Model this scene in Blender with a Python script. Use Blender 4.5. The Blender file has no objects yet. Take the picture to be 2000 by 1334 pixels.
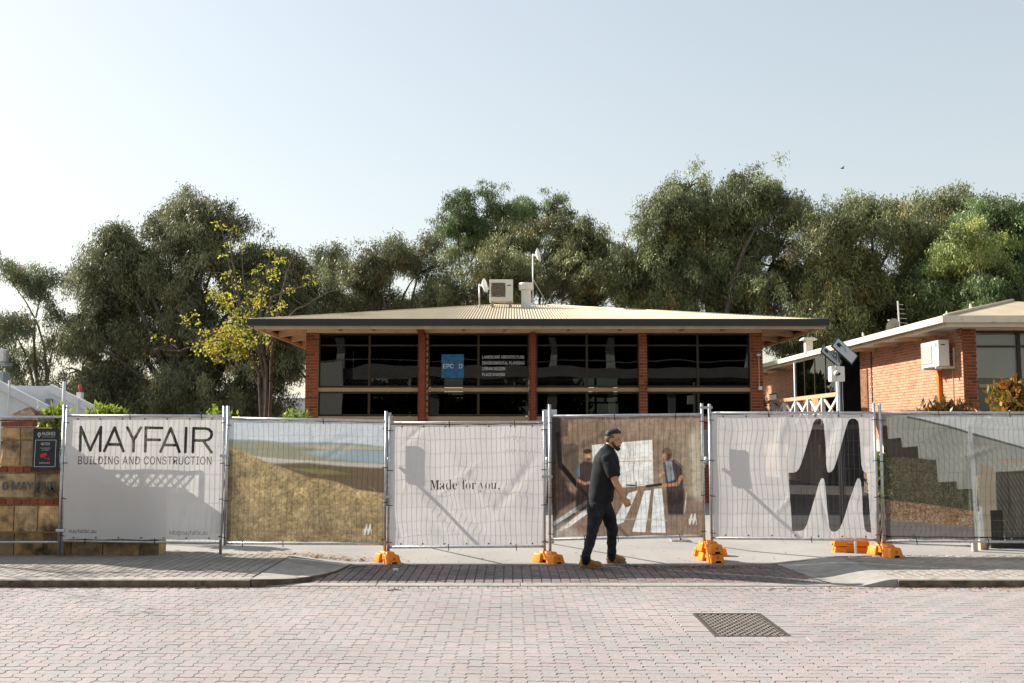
import bpy, bmesh, math, random, os
import numpy as np
from mathutils import Vector, Matrix
R = math.radians
S = bpy.context.scene
COL = S.collection

# ---------------------------------------------------------------- camera
CAM_H, FPX, PITCH = 1.72, 1944.0, math.atan(175/1944.0)
cd = bpy.data.cameras.new('camera'); cam = bpy.data.objects.new('camera', cd); COL.objects.link(cam)
cam.location = (0, 0, CAM_H); cam.rotation_euler = (math.pi/2 + PITCH, 0, 0)
cd.sensor_width = 36.0; cd.lens = 36.0*FPX/2000.0; cd.clip_start = 0.1; cd.clip_end = 2000
S.camera = cam

# ---------------------------------------------------------------- sky, sun, exposure
SUN = Vector((-1.5, 0.78, 1.0)).normalized()          # towards the sun
SUN_EL = math.asin(SUN.z); SUN_AZ = math.atan2(SUN.x, SUN.y)
W = bpy.data.worlds.new('World'); S.world = W; W.use_nodes = True
nt = W.node_tree; nt.nodes.clear()
sky = nt.nodes.new('ShaderNodeTexSky'); sky.sky_type = 'NISHITA'; sky.sun_disc = False
sky.sun_elevation = SUN_EL; sky.sun_rotation = SUN_AZ
sky.air_density = 1.5; sky.dust_density = 1.0; sky.ozone_density = 1.0; sky.altitude = 20
hs = nt.nodes.new('ShaderNodeHueSaturation'); hs.inputs['Saturation'].default_value = 0.70
gm = nt.nodes.new('ShaderNodeGamma'); gm.inputs[1].default_value = 0.6
bg = nt.nodes.new('ShaderNodeBackground'); bg.inputs[1].default_value = 0.15
wo = nt.nodes.new('ShaderNodeOutputWorld')
nt.links.new(sky.outputs[0], gm.inputs[0]); nt.links.new(gm.outputs[0], hs.inputs['Color']); nt.links.new(hs.outputs[0], bg.inputs[0]); nt.links.new(bg.outputs[0], wo.inputs[0])
sl = bpy.data.lights.new('sun', 'SUN'); sl.energy = 5.0; sl.angle = R(0.5); sl.color = (1.0, 0.93, 0.83)
so = bpy.data.objects.new('sun', sl); COL.objects.link(so); so.location = (-30, 20, 30)
so.rotation_euler = (-SUN).to_track_quat('-Z', 'Y').to_euler()
S.view_settings.view_transform = 'Standard'; S.view_settings.look = 'None'
S.view_settings.exposure = 1.13; S.view_settings.gamma = 1.0; S.view_settings.use_curve_mapping = False
S.render.engine = 'CYCLES'
S.cycles.use_denoising = True
S.cycles.max_bounces = 8; S.cycles.transparent_max_bounces = 16; S.cycles.caustics_reflective = False; S.cycles.caustics_refractive = False

# ---------------------------------------------------------------- measuring: a photo pixel and a depth give a place in the world
_f = Vector((0, math.cos(PITCH), math.sin(PITCH))); _u = Vector((0, -math.sin(PITCH), math.cos(PITCH)))
def ray(px, py): return _f + Vector((1, 0, 0))*((px-1000)/FPX) + _u*((667-py)/FPX)
def at(px, py, Y):
    d = ray(px, py); return Vector((0, 0, CAM_H)) + d*(Y/d.y)
def gnd(px, py, z=0.0):
    d = ray(px, py); return Vector((0, 0, CAM_H)) + d*((z-CAM_H)/d.z)
def sc(Y): return FPX/Y

# ---------------------------------------------------------------- objects and tags
def tag(o, label=None, cat=None, group=None, kind=None):
    if label: o['label'] = label
    if cat: o['category'] = cat
    if group: o['group'] = group
    if kind: o['kind'] = kind
    return o
def thing(name, label, cat, loc=(0, 0, 0), group=None):
    o = bpy.data.objects.new(name, None); COL.objects.link(o); o.location = loc
    o.empty_display_size = 0.1
    return tag(o, label, cat, group)
def wloc(o):
    v = Vector((0, 0, 0))
    while o is not None: v = v + o.location; o = o.parent
    return v
def link(name, me, parent=None, loc=None):
    o = bpy.data.objects.new(name, me); COL.objects.link(o)
    if parent is not None: o.parent = parent
    if loc is not None: o.location = loc
    return o
def copy_tree(o, parent=None):
    c = o.copy(); COL.objects.link(c)
    if parent is not None: c.parent = parent
    for ch in list(o.children): copy_tree(ch, c)
    return c

class MB:
    def __init__(s): s.v = []; s.f = []
    def add(s, vs, fs):
        n = len(s.v); s.v += [tuple(p) for p in vs]; s.f += [tuple(i+n for i in f) for f in fs]; return s
    def box(s, x0, x1, y0, y1, z0, z1):
        return s.add([(x0,y0,z0),(x1,y0,z0),(x1,y1,z0),(x0,y1,z0),(x0,y0,z1),(x1,y0,z1),(x1,y1,z1),(x0,y1,z1)],
                     [(3,2,1,0),(4,5,6,7),(0,1,5,4),(1,2,6,5),(2,3,7,6),(3,0,4,7)])
    def beam(s, a, b, w, h, up=(0, 0, 1)):
        a, b = Vector(a), Vector(b); d = (b-a).normalized(); up = Vector(up)
        r = d.cross(up)
        if r.length < 1e-4: r = d.cross(Vector((0, 1, 0)))
        r.normalize(); u = r.cross(d).normalized(); r *= w/2; u *= h/2
        return s.add([a-r-u, a+r-u, a+r+u, a-r+u, b-r-u, b+r-u, b+r+u, b-r+u],
                     [(0,1,2,3),(7,6,5,4),(0,4,5,1),(1,5,6,2),(2,6,7,3),(3,7,4,0)])
    def tube(s, pts, rs, n=8, cap=True):
        pts = [Vector(p) for p in pts]
        if not isinstance(rs, (list, tuple)): rs = [rs]*len(pts)
        vs, fs = [], []; ref = None
        for i, p in enumerate(pts):
            d = (pts[min(i+1, len(pts)-1)]-pts[max(i-1, 0)]).normalized()
            if ref is None:
                ref = Vector((0, 0, 1)) if abs(d.z) < .9 else Vector((1, 0, 0))
            x = d.cross(ref).normalized(); y = d.cross(x).normalized(); ref = y.cross(d) * -1 if False else ref
            for k in range(n):
                a = 2*math.pi*k/n; vs.append(p + (x*math.cos(a)+y*math.sin(a))*rs[i])
        for i in range(len(pts)-1):
            for k in range(n):
                k2 = (k+1) % n; fs.append((i*n+k, i*n+k2, (i+1)*n+k2, (i+1)*n+k))
        if cap: fs.append(tuple(range(n-1, -1, -1))); fs.append(tuple(range((len(pts)-1)*n, len(pts)*n)))
        return s.add(vs, fs)
    def prism(s, poly, z0, z1):            # poly: ccw xy points
        n = len(poly)
        vs = [(p[0], p[1], z0) for p in poly]+[(p[0], p[1], z1) for p in poly]
        return s.add(vs, [tuple(range(n-1, -1, -1)), tuple(range(n, 2*n))]+[(i, (i+1) % n, n+(i+1) % n, n+i) for i in range(n)])
    def prism_y(s, poly, y0, y1):          # poly in xz
        n = len(poly)
        vs = [(p[0], y0, p[1]) for p in poly]+[(p[0], y1, p[1]) for p in poly]
        return s.add(vs, [tuple(range(n)), tuple(range(2*n-1, n-1, -1))]+[((i+1) % n, i, n+i, n+(i+1) % n) for i in range(n)])
    def prism_x(s, poly, x0, x1):          # poly in yz
        n = len(poly)
        vs = [(x0, p[0], p[1]) for p in poly]+[(x1, p[0], p[1]) for p in poly]
        return s.add(vs, [tuple(range(n-1, -1, -1)), tuple(range(n, 2*n))]+[(i, (i+1) % n, n+(i+1) % n, n+i) for i in range(n)])
    def lathe(s, prof, c=(0, 0, 0), n=16):  # prof: (r, z)
        vs, fs = [], []
        for r, z in prof:
            for k in range(n):
                a = 2*math.pi*k/n; vs.append((c[0]+r*math.cos(a), c[1]+r*math.sin(a), c[2]+z))
        m = len(prof)
        for i in range(m-1):
            for k in range(n):
                k2 = (k+1) % n; fs.append((i*n+k, i*n+k2, (i+1)*n+k2, (i+1)*n+k))
        fs.append(tuple(range(n-1, -1, -1))); fs.append(tuple(range((m-1)*n, m*n)))
        return s.add(vs, fs)
    def ball(s, c, rx, ry, rz, nu=14, nv=9):
        vs, fs = [(c[0], c[1], c[2]-rz)], []
        for i in range(1, nv):
            t = math.pi*i/nv - math.pi/2
            for k in range(nu):
                a = 2*math.pi*k/nu
                vs.append((c[0]+rx*math.cos(t)*math.cos(a), c[1]+ry*math.cos(t)*math.sin(a), c[2]+rz*math.sin(t)))
        vs.append((c[0], c[1], c[2]+rz)); L = len(vs)-1
        for k in range(nu): fs.append((0, 1+(k+1) % nu, 1+k))
        for i in range(nv-2):
            for k in range(nu):
                a = 1+i*nu+k; b = 1+i*nu+(k+1) % nu; fs.append((a, b, b+nu, a+nu))
        for k in range(nu): fs.append((L, L-nu+k, L-nu+(k+1) % nu))
        return s.add(vs, fs)
    def cone(s, a, ra, b, rb, n=14):        # round cone as tube plus balls (for remeshing)
        s.ball(a, ra, ra, ra); s.ball(b, rb, rb, rb); s.tube([a, b], [ra, rb], n); return s
    def mesh(s, name, mat=None, off=(0, 0, 0), smooth=False, bevel=0, tint=None, fix=True):
        me = bpy.data.meshes.new(name)
        o = Vector(off)
        me.from_pydata([(v[0]-o[0], v[1]-o[1], v[2]-o[2]) for v in s.v], [], s.f)
        if fix or bevel:
            bm = bmesh.new(); bm.from_mesh(me)
            if bevel:
                bmesh.ops.remove_doubles(bm, verts=bm.verts, dist=1e-5)
                bmesh.ops.recalc_face_normals(bm, faces=bm.faces)
                ed = [e for e in bm.edges if len(e.link_faces) == 2 and e.calc_face_angle(0) > 0.4]
                bmesh.ops.bevel(bm, geom=ed, offset=bevel, segments=2, profile=.6, affect='EDGES', clamp_overlap=True)
            bmesh.ops.recalc_face_normals(bm, faces=bm.faces)
            bm.to_mesh(me); bm.free()
        if smooth: me.polygons.foreach_set('use_smooth', [True]*len(me.polygons))
        if mat: me.materials.append(mat)
        if tint is not None: set_tint(me, tint)
        me.update(); return me
    def build(s, name, mat, parent=None, smooth=False, bevel=0, tint=None):
        """child part: verts are in world coordinates, kept relative to the parent's place; top level: origin at the base"""
        if parent is not None:
            return link(name, s.mesh(name, mat, wloc(parent), smooth, bevel, tint), parent)
        a = np.array(s.v); c = ((a[:,0].min()+a[:,0].max())/2, (a[:,1].min()+a[:,1].max())/2, a[:,2].min())
        return link(name, s.mesh(name, mat, c, smooth, bevel, tint), None, c)
def set_tint(me, t):
    at_ = me.attributes.new('tint', 'FLOAT_COLOR', 'FACE')
    n = len(me.polygons)
    a = np.ones((n, 4), dtype=np.float32)
    a[:, :3] = np.array(t, dtype=np.float32)
    at_.data.foreach_set('color', a.ravel())

def fastmesh(name, verts, quads, mat, tint=None, off=(0, 0, 0), smooth=False, tri=False):
    k = 3 if tri else 4
    verts = np.asarray(verts, dtype=np.float32) - np.array(off, dtype=np.float32); quads = np.asarray(quads, dtype=np.int32)
    me = bpy.data.meshes.new(name)
    me.vertices.add(len(verts)); me.vertices.foreach_set('co', verts.ravel())
    me.loops.add(quads.size); me.loops.foreach_set('vertex_index', quads.ravel())
    me.polygons.add(len(quads)); me.polygons.foreach_set('loop_start', np.arange(0, quads.size, k, dtype=np.int32))
    if smooth: me.polygons.foreach_set('use_smooth', [True]*len(quads))
    me.update(calc_edges=True)
    if mat: me.materials.append(mat)
    if tint is not None: set_tint(me, tint)
    return me

# ---------------------------------------------------------------- materials
def lk(t, a, b): t.links.new(a, b)
def M(name, col, rough=.75, metal=0., var=.12, scale=6., bump=0., bscale=60., tint=False, spec=.3, var2=0., scale2=.7, stain=None, trans=0., emit=0.):
    m = bpy.data.materials.new(name); m.use_nodes = True; t = m.node_tree; t.nodes.clear()
    out = t.nodes.new('ShaderNodeOutputMaterial'); p = t.nodes.new('ShaderNodeBsdfPrincipled')
    p.inputs['Roughness'].default_value = rough; p.inputs['Metallic'].default_value = metal
    p.inputs['Specular IOR Level'].default_value = spec
    geo = t.nodes.new('ShaderNodeNewGeometry')
    rgb = t.nodes.new('ShaderNodeRGB'); rgb.outputs[0].default_value = (*col, 1); cur = rgb.outputs[0]
    def mul(cur, fac_out):
        mx = t.nodes.new('ShaderNodeMix'); mx.data_type = 'RGBA'; mx.blend_type = 'MULTIPLY'; mx.inputs[0].default_value = 1
        lk(t, cur, mx.inputs[6]); lk(t, fac_out, mx.inputs[7]); return mx.outputs[2]
    def noisefac(sc_, amp, det=4):
        n = t.nodes.new('ShaderNodeTexNoise'); n.inputs['Scale'].default_value = sc_; n.inputs['Detail'].default_value = det
        lk(t, geo.outputs['Position'], n.inputs['Vector'])
        r = t.nodes.new('ShaderNodeMapRange'); r.inputs[1].default_value = .3; r.inputs[2].default_value = .7
        r.inputs[3].default_value = 1-amp; r.inputs[4].default_value = 1+amp; lk(t, n.outputs[0], r.inputs[0]); return r.outputs[0]
    if tint:
        a = t.nodes.new('ShaderNodeAttribute'); a.attribute_name = 'tint'; cur = mul(cur, a.outputs['Color'])
    if var: cur = mul(cur, noisefac(scale, var))
    if var2: cur = mul(cur, noisefac(scale2, var2, 3))
    if stain:                                # (colour, noise scale, threshold low, high)
        n = t.nodes.new('ShaderNodeTexNoise'); n.inputs['Scale'].default_value = stain[1]; n.inputs['Detail'].default_value = 5
        lk(t, geo.outputs['Position'], n.inputs['Vector'])
        r = t.nodes.new('ShaderNodeMapRange'); r.inputs[1].default_value = stain[2]; r.inputs[2].default_value = stain[3]; lk(t, n.outputs[0], r.inputs[0])
        mx = t.nodes.new('ShaderNodeMix'); mx.data_type = 'RGBA'; lk(t, r.outputs[0], mx.inputs[0]); lk(t, cur, mx.inputs[6]); mx.inputs[7].default_value = (*stain[0], 1); cur = mx.outputs[2]
    lk(t, cur, p.inputs['Base Color'])
    if bump:
        n = t.nodes.new('ShaderNodeTexNoise'); n.inputs['Scale'].default_value = bscale; n.inputs['Detail'].default_value = 5
        lk(t, geo.outputs['Position'], n.inputs['Vector'])
        b = t.nodes.new('ShaderNodeBump'); b.inputs['Strength'].default_value = bump; b.inputs['Distance'].default_value = .02
        lk(t, n.outputs[0], b.inputs['Height']); lk(t, b.outputs[0], p.inputs['Normal'])
    sh = p.outputs[0]
    if trans:
        tr = t.nodes.new('ShaderNodeBsdfTranslucent'); lk(t, cur, tr.inputs[0])
        mx = t.nodes.new('ShaderNodeMixShader'); mx.inputs[0].default_value = trans
        lk(t, sh, mx.inputs[1]); lk(t, tr.outputs[0], mx.inputs[2]); sh = mx.outputs[0]
    lk(t, sh, out.inputs[0]); return m
def glass(name, tintc, rough=.01, wav=.02, refl=1.5):
    m = bpy.data.materials.new(name); m.use_nodes = True; t = m.node_tree; t.nodes.clear()
    out = t.nodes.new('ShaderNodeOutputMaterial'); tr = t.nodes.new('ShaderNodeBsdfTransparent'); tr.inputs[0].default_value = (*tintc, 1)
    g = t.nodes.new('ShaderNodeBsdfGlossy'); g.inputs['Roughness'].default_value = rough
    fr = t.nodes.new('ShaderNodeFresnel'); fr.inputs[0].default_value = refl
    geo = t.nodes.new('ShaderNodeNewGeometry'); n = t.nodes.new('ShaderNodeTexNoise'); n.inputs['Scale'].default_value = 1.3; n.inputs['Detail'].default_value = 0
    lk(t, geo.outputs['Position'], n.inputs['Vector'])
    b = t.nodes.new('ShaderNodeBump'); b.inputs['Strength'].default_value = wav; b.inputs['Distance'].default_value = .1
    lk(t, n.outputs[0], b.inputs['Height']); lk(t, b.outputs[0], g.inputs['Normal'])
    mx = t.nodes.new('ShaderNodeMixShader'); lk(t, fr.outputs[0], mx.inputs[0]); lk(t, tr.outputs[0], mx.inputs[1]); lk(t, g.outputs[0], mx.inputs[2])
    lk(t, mx.outputs[0], out.inputs[0]); return m

m_paver = M('paver_concrete', (.318, .288, .281), .85, var=.12, scale=45, bump=.3, bscale=220, tint=True, var2=.12, scale2=.55, spec=.25)
m_joint = M('joint_sand', (.225, .198, .178), .95, var=.3, scale=30, bump=.3)
m_path = M('path_paver', (.30, .28, .258), .88, var=.10, scale=40, bump=.25, bscale=200, tint=True, var2=.12, scale2=1.2)
m_apron = M('apron_paver', (.19, .163, .157), .88, var=.14, scale=30, bump=.25, bscale=200, tint=True, var2=.14, scale2=1.5)
m_conc = M('concrete', (.31, .292, .27), .9, var=.12, scale=9, bump=.25, bscale=150, var2=.12, scale2=1.6, stain=((.20, .175, .15), 4, .56, .8))
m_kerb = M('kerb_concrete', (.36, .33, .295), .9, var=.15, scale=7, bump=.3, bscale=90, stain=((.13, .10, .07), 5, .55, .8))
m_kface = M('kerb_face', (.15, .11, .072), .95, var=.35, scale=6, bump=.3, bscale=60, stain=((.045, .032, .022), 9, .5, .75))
m_drive = M('driveway_asphalt', (.30, .285, .268), .92, var=.10, scale=120, bump=.3, bscale=300, var2=.10, scale2=.6)
m_ground = M('bare_ground', (.20, .18, .14), .95, var=.3, scale=1.5, bump=.3, bscale=20)
m_steel = M('galvanised_steel', (.55, .55, .56), .42, metal=.75, var=.18, scale=18, spec=.5)
m_wire = M('galvanised_wire', (.42, .42, .43), .5, metal=.6, var=.1, scale=20)
m_wire2 = M('dull_wire', (.16, .16, .16), .6, metal=.4, var=.1)
m_black = M('black_plastic', (.015, .015, .017), .5, var=0)
m_orange = M('orange_plastic', (.92, .27, .008), .42, var=.10, scale=7, bump=.05, bscale=30, trans=.10, spec=.4, stain=((.5, .2, .03), 9, .62, .9))
m_brick = M('red_brick', (.235, .064, .027), .85, var=.18, scale=22, bump=.3, bscale=120, tint=True)
m_mortar = M('mortar', (.46, .31, .19), .95, var=.12, scale=15, bump=.2)
m_brick2 = M('orange_brick', (.50, .26, .165), .85, var=.14, scale=22, bump=.3, bscale=120, tint=True)
m_mortar2 = M('pale_mortar', (.82, .64, .49), .95, var=.1, scale=15, bump=.2)
m_stone = M('limestone', (.52, .355, .195), .95, var=.35, scale=5, bump=.9, bscale=14, tint=True, stain=((.09, .065, .04), 3.6, .50, .66))
m_stonemortar = M('stone_mortar', (.52, .37, .16), .95, var=.2, scale=9, bump=.3)
m_redbrick = M('wall_brick', (.30, .085, .05), .9, var=.25, scale=14, bump=.4, bscale=80, tint=True)
m_gutter = M('navy_gutter', (.019, .023, .029), .45, var=.1, scale=3, spec=.4)
m_cream = M('cream_timber', (.54, .40, .24), .6, var=.12, scale=3, bump=.05, stain=((.30, .18, .08), 2.2, .6, .85))
m_rafter = M('stained_rafter', (.38, .22, .10), .65, var=.15, scale=4)
m_roof = M('cream_roof_steel', (.50, .405, .27), .5, var=.10, scale=1.6, spec=.4)
m_bronze = M('bronze_aluminium', (.045, .030, .02), .45, metal=.3, var=.1, scale=4)
m_tan = M('tan_rail', (.36, .235, .13), .5, var=.08, scale=3)
m_oxide = M('red_oxide_steel', (.19, .038, .018), .5, var=.12, scale=5)
m_glass = glass('tinted_glass', (.16, .18, .18))
m_glass2 = glass('clear_glass', (.82, .84, .83))
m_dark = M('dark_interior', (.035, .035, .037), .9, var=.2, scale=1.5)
m_inwall = M('interior_wall', (.20, .20, .20), .9, var=.1, scale=1)
m_white = M('white_paint', (.74, .74, .73), .55, var=.05, scale=4)
m_wall = M('white_render', (.66, .67, .69), .8, var=.06, scale=1.0, bump=.1, var2=.05)
m_greyp = M('grey_painted_steel', (.20, .22, .24), .45, var=.1, scale=6)
m_acwhite = M('aircon_white', (.72, .70, .64), .45, var=.05, scale=5)
m_grill = M('aircon_grille', (.30, .26, .20), .5, var=.1)
m_terra = M('terracotta', (.42, .08, .05), .8, var=.1)
m_rust = M('cream_rusty_gutter', (.66, .58, .44), .55, var=.06, scale=3, stain=((.36, .14, .04), 3.5, .62, .80))
m_pipe = M('orange_downpipe', (.60, .17, .025), .5, var=.1)
m_shingle = M('shingle', (.17, .11, .075), .95, var=.35, scale=20, bump=.8, bscale=40, tint=True)
m_bark = M('bark', (.105, .088, .074), .95, var=.35, scale=6, bump=.8, bscale=18)
m_palebark = M('pale_bark', (.40, .35, .29), .9, var=.3, scale=3, bump=.4, bscale=12)
m_leaf = M('gum_leaf', (.160, .182, .098), .5, var=0, tint=True, trans=.20, spec=.35)
m_yleaf = M('yellow_leaf', (.40, .39, .055), .55, var=0, tint=True, trans=.45, spec=.2)
m_gleaf = M('bright_green_leaf', (.20, .26, .03), .5, var=0, tint=True, trans=.45, spec=.3)
m_hleaf = M('hedge_leaf', (.07, .085, .035), .5, var=0, tint=True, trans=.25, spec=.3)
m_oleaf = M('glossy_leaf', (.15, .13, .035), .35, var=0, tint=True, trans=.25, spec=.5)
m_litter = M('leaf_litter', (.20, .13, .075), .95, var=.3, scale=30, tint=True)
m_timber = M('grey_timber', (.17, .155, .13), .9, var=.3, scale=8, bump=.4, bscale=40, tint=True)
m_iron = M('cast_iron', (.22, .19, .165), .7, metal=.2, var=.25, scale=25, bump=.3)
m_rail = M('salmon_rail', (.60, .31, .18), .6, var=.1)
m_frame = M('grate_frame', (.07, .06, .05), .7, metal=.2, var=.3, scale=20)
m_pit = M('pit_dark', (.02, .018, .016), .95)
m_blind = M('grey_blind', (.78, .75, .66), .8, var=.06, scale=2)
m_print_white = M('white_print', (.82, .82, .82), .6, var=0)
m_lettergrey = M('grey_letter', (.13, .14, .15), .5, var=.1)
# ================================================================ GROUND, ROAD, FOOTPATHS
rng = np.random.default_rng(7); random.seed(7)
def zf(x):                               # height of the crossing between the two footpaths
    if x < -3.05 or x > 4.5: return 0.0
    if x < -2.2: return -.087*(x+3.05)/.85
    if x > 3.6: return -.087*(4.5-x)/.9
    return -.087
def yb(x):                               # street edge of the driveway
    xs = [-30, -4.5, -2.27, 2.9, 4.2, 5.2, 40]; ys = [14.45, 14.45, 13.80, 13.78, 13.95, 14.1, 14.1]
    return float(np.interp(x, xs, ys))
def ground_z(x, y):
    t = min(1, max(0, (y-yb(x))/4.0)); return (zf(x)-.004)*(1-t) + -.087*t - .018*max(0, y-18)*(1 if y < 34 else 0) - (.288 if y >= 34 else 0)
g = MB(); g.add([(-700, -300, -.62), (700, -300, -.62), (700, 1200, -.62), (-700, 1200, -.62)], [(0, 1, 2, 3)])
tag(g.build('ground', m_ground), kind='structure')
d = MB(); xs = list(np.linspace(-16, -5, 6))+list(np.linspace(-4.5, 5.4, 45))+list(np.linspace(6, 26, 8)); ts = [0, .15, .4, .8, 1.5, 2.5, 4, 8, 14, 20, 40]
vs = [(x, yb(x)+t, ground_z(x, yb(x)+t)) for t in ts for x in xs]; n = len(xs)
d.add(vs, [(j*n+i, j*n+i+1, (j+1)*n+i+1, (j+1)*n+i) for j in range(len(ts)-1) for i in range(n-1)])
tag(d.build('driveway', m_drive, smooth=True), kind='structure')
drive = bpy.data.objects['driveway']
e = MB(); xe = np.linspace(-4.5, 5.3, 60)
for a, b in zip(xe[:-1], xe[1:]):
    e.add([(a, yb(a)-.07, zf(a)+.004), (b, yb(b)-.07, zf(b)+.004), (b, yb(b)+.012, zf(b)+.006), (a, yb(a)+.012, zf(a)+.006), (a, yb(a)-.075, zf(a)-.06), (b, yb(b)-.075, zf(b)-.06)],
          [(0, 1, 2, 3), (4, 5, 1, 0)])
e.build('concrete_edging', m_conc, drive)

ZR = -.09
rd = MB(); rd.add([(-60, -9, ZR-.014), (60, -9, ZR-.014), (60, 11.86, ZR-.014), (-60, 11.86, ZR-.014)], [(0, 1, 2, 3)])
road = tag(rd.build('road', m_joint), kind='structure')
rroad = wloc(road)

A_ = .1125; EZ = .0115
def h_edge(i, j): return [(i*A_, j*A_), ((i+.3)*A_, j*A_+EZ*.75), ((i+.7)*A_, j*A_-EZ*.75)]
def v_edge(i, j): return [(i*A_, j*A_), (i*A_+EZ, (j+.3)*A_), (i*A_-EZ, (j+.7)*A_)]
def outline(w, h):
    p = []
    for i in range(w): p += h_edge(i, 0)
    for j in range(h): p += v_edge(w, j)
    for i in reversed(range(w)):
        q = h_edge(i, h); p += [((i+1)*A_, h*A_), q[2], q[1]]
    for j in reversed(range(h)):
        q = v_edge(0, j); p += [(0, (j+1)*A_), q[2], q[1]]
    return p
def rect_outline(w, h): return [(0, 0), (w, 0), (w, h), (0, h)]
def paver_geo(out, gap=.0022, cham=.006, depth=.013):
    cx = (min(p[0] for p in out)+max(p[0] for p in out))/2; cy = (min(p[1] for p in out)+max(p[1] for p in out))/2
    wx = max(p[0] for p in out)-min(p[0] for p in out); wy = max(p[1] for p in out)-min(p[1] for p in out)
    def ins(g): return [(cx+(p[0]-cx)*(1-2*g/wx)-cx, cy+(p[1]-cy)*(1-2*g/wy)-cy) for p in out]
    a = ins(gap); b = ins(gap+cham*.55); n = len(out)
    v = [(x, y, -depth) for x, y in a]+[(x, y, 0) for x, y in b]
    f = [tuple(range(n, 2*n))]+[(i, (i+1) % n, n+(i+1) % n, n+i) for i in range(n)]
    return v, f, (cx, cy)
def pave(owner, name, items, geos, mat, palette, zfun, seed, limit=300, tilt=.006, stuff='paving'):
    """items: (x, y, kind); the nearest `limit` are objects sharing meshes, the rest one joined part"""
    rn = np.random.default_rng(seed)
    def key(it):
        x, y = it[0], it[1]; vis = abs(x)/max(y, .1) < .525 and y > 7.0
        return (0 if vis else 1, y)
    items = sorted(items, key=key)
    meshes = {}
    for k, (v, f, c) in geos.items():
        for q, col in enumerate(palette):
            mb = MB(); mb.v = v; mb.f = f; meshes[k, q] = mb.mesh(name, mat, tint=col, fix=False)
    wo_ = wloc(owner)
    far = MB(); tints = []
    for n, (x, y, k) in enumerate(items):
        q = int(rn.integers(len(palette))); dz = rn.normal()*.0008; ax, ay = rn.normal(size=2)*tilt
        z = zfun(x)+dz; sl = (zfun(x+.05)-zfun(x-.05))/.1
        if n < limit:
            o = link(name, meshes[k, q], owner, Vector((x, y, z))-wo_); o.rotation_euler = (ax, ay-math.atan(sl), 0)
        else:
            v, f, c = geos[k]
            far.add([(x+p[0], y+p[1], z+p[2]+p[1]*ax-p[0]*ay+p[0]*sl) for p in v], f)
            tints += [palette[q]]*len(f)
    if far.v:
        me = far.mesh(stuff, mat, wo_, fix=False); set_tint(me, np.array(tints))
        tag(link(stuff, me, owner), kind='stuff')
pinks = [(1.06, .965, .945), (1.04, .965, .95), (1.0, .95, .935), (1.08, .98, .95), (1.04, .98, .96)]
greys = [(.88, .94, .955), (.92, .965, .97), (.86, .92, .94), (.95, .965, .96)]
road_pal = [tuple(1+(c-1)*.55 for c in q) for q in pinks+greys]
GX0, GY0 = 16, 80                                  # grate cell origin (1.8 m, 9.0 m)
hole = (GX0, GX0+6, GY0, GY0+10)                   # grate cells
ring = (GX0-2, GX0+8, GY0-2, GY0+11)
i0, i1 = int(-9.6/A_), int(9.6/A_); j0, j1 = int(5.4/A_), 104
def in_ring(i, j): return ring[0] <= i < ring[1] and ring[2] <= j < ring[3]
items = []
for j in range(j0, j1):
    for i in range(i0, i1):
        if abs(i*A_) > j*A_*.58+1.6: continue
        k = (i-j) % 4
        if k == 0: cells = [(i, j), (i+1, j)]; kind = 'h'
        elif k == 3: cells = [(i, j), (i, j+1)]; kind = 'v'
        else: continue
        bad = [c for c in cells if in_ring(*c) or c[1] >= j1]
        if not bad: items.append(((i+(1 if kind == 'h' else .5))*A_, (j+(.5 if kind == 'h' else 1))*A_, kind))
        else:
            for c in cells:
                if c not in bad: items.append(((c[0]+.5)*A_, (c[1]+.5)*A_, 's'))
for j in range(j0, j1):                           # cells at the low edge whose partner is outside
    pass
# plain bricks set round the grate
bw = A_
for q in range(ring[1]-ring[0]):
    x = (ring[0]+q+.5)*A_
    items.append((x, (GY0-1)*A_, 'rv'))
    items.append((x, (GY0+10.5)*A_, 'rs'))
for q in range(10):
    y = (GY0+q+.5)*A_
    items.append(((GX0-1)*A_, y, 'rh')); items.append(((GX0+7)*A_, y, 'rh'))
geos = {'h': paver_geo(outline(2, 1)), 'v': paver_geo(outline(1, 2)), 's': paver_geo(outline(1, 1)),
        'rv': paver_geo(rect_outline(A_, 2*A_)), 'rh': paver_geo(rect_outline(2*A_, A_)), 'rs': paver_geo(rect_outline(A_, A_))}
pave(road, 'paver', items, geos, m_paver, road_pal, lambda x: ZR, 3)
# soldier row of plain pavers along the gutter
row = [(x, 11.78, 'r') for x in np.arange(-9, 9, .1155)]
pave(road, 'gutter_paver', row, {'r': paver_geo(rect_outline(.1155, .15))}, m_paver, [(1, .97, .93), (1.05, 1, .95), (.95, .94, .92)], lambda x: ZR-.001, 5, limit=0, stuff='gutter_row')

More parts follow.
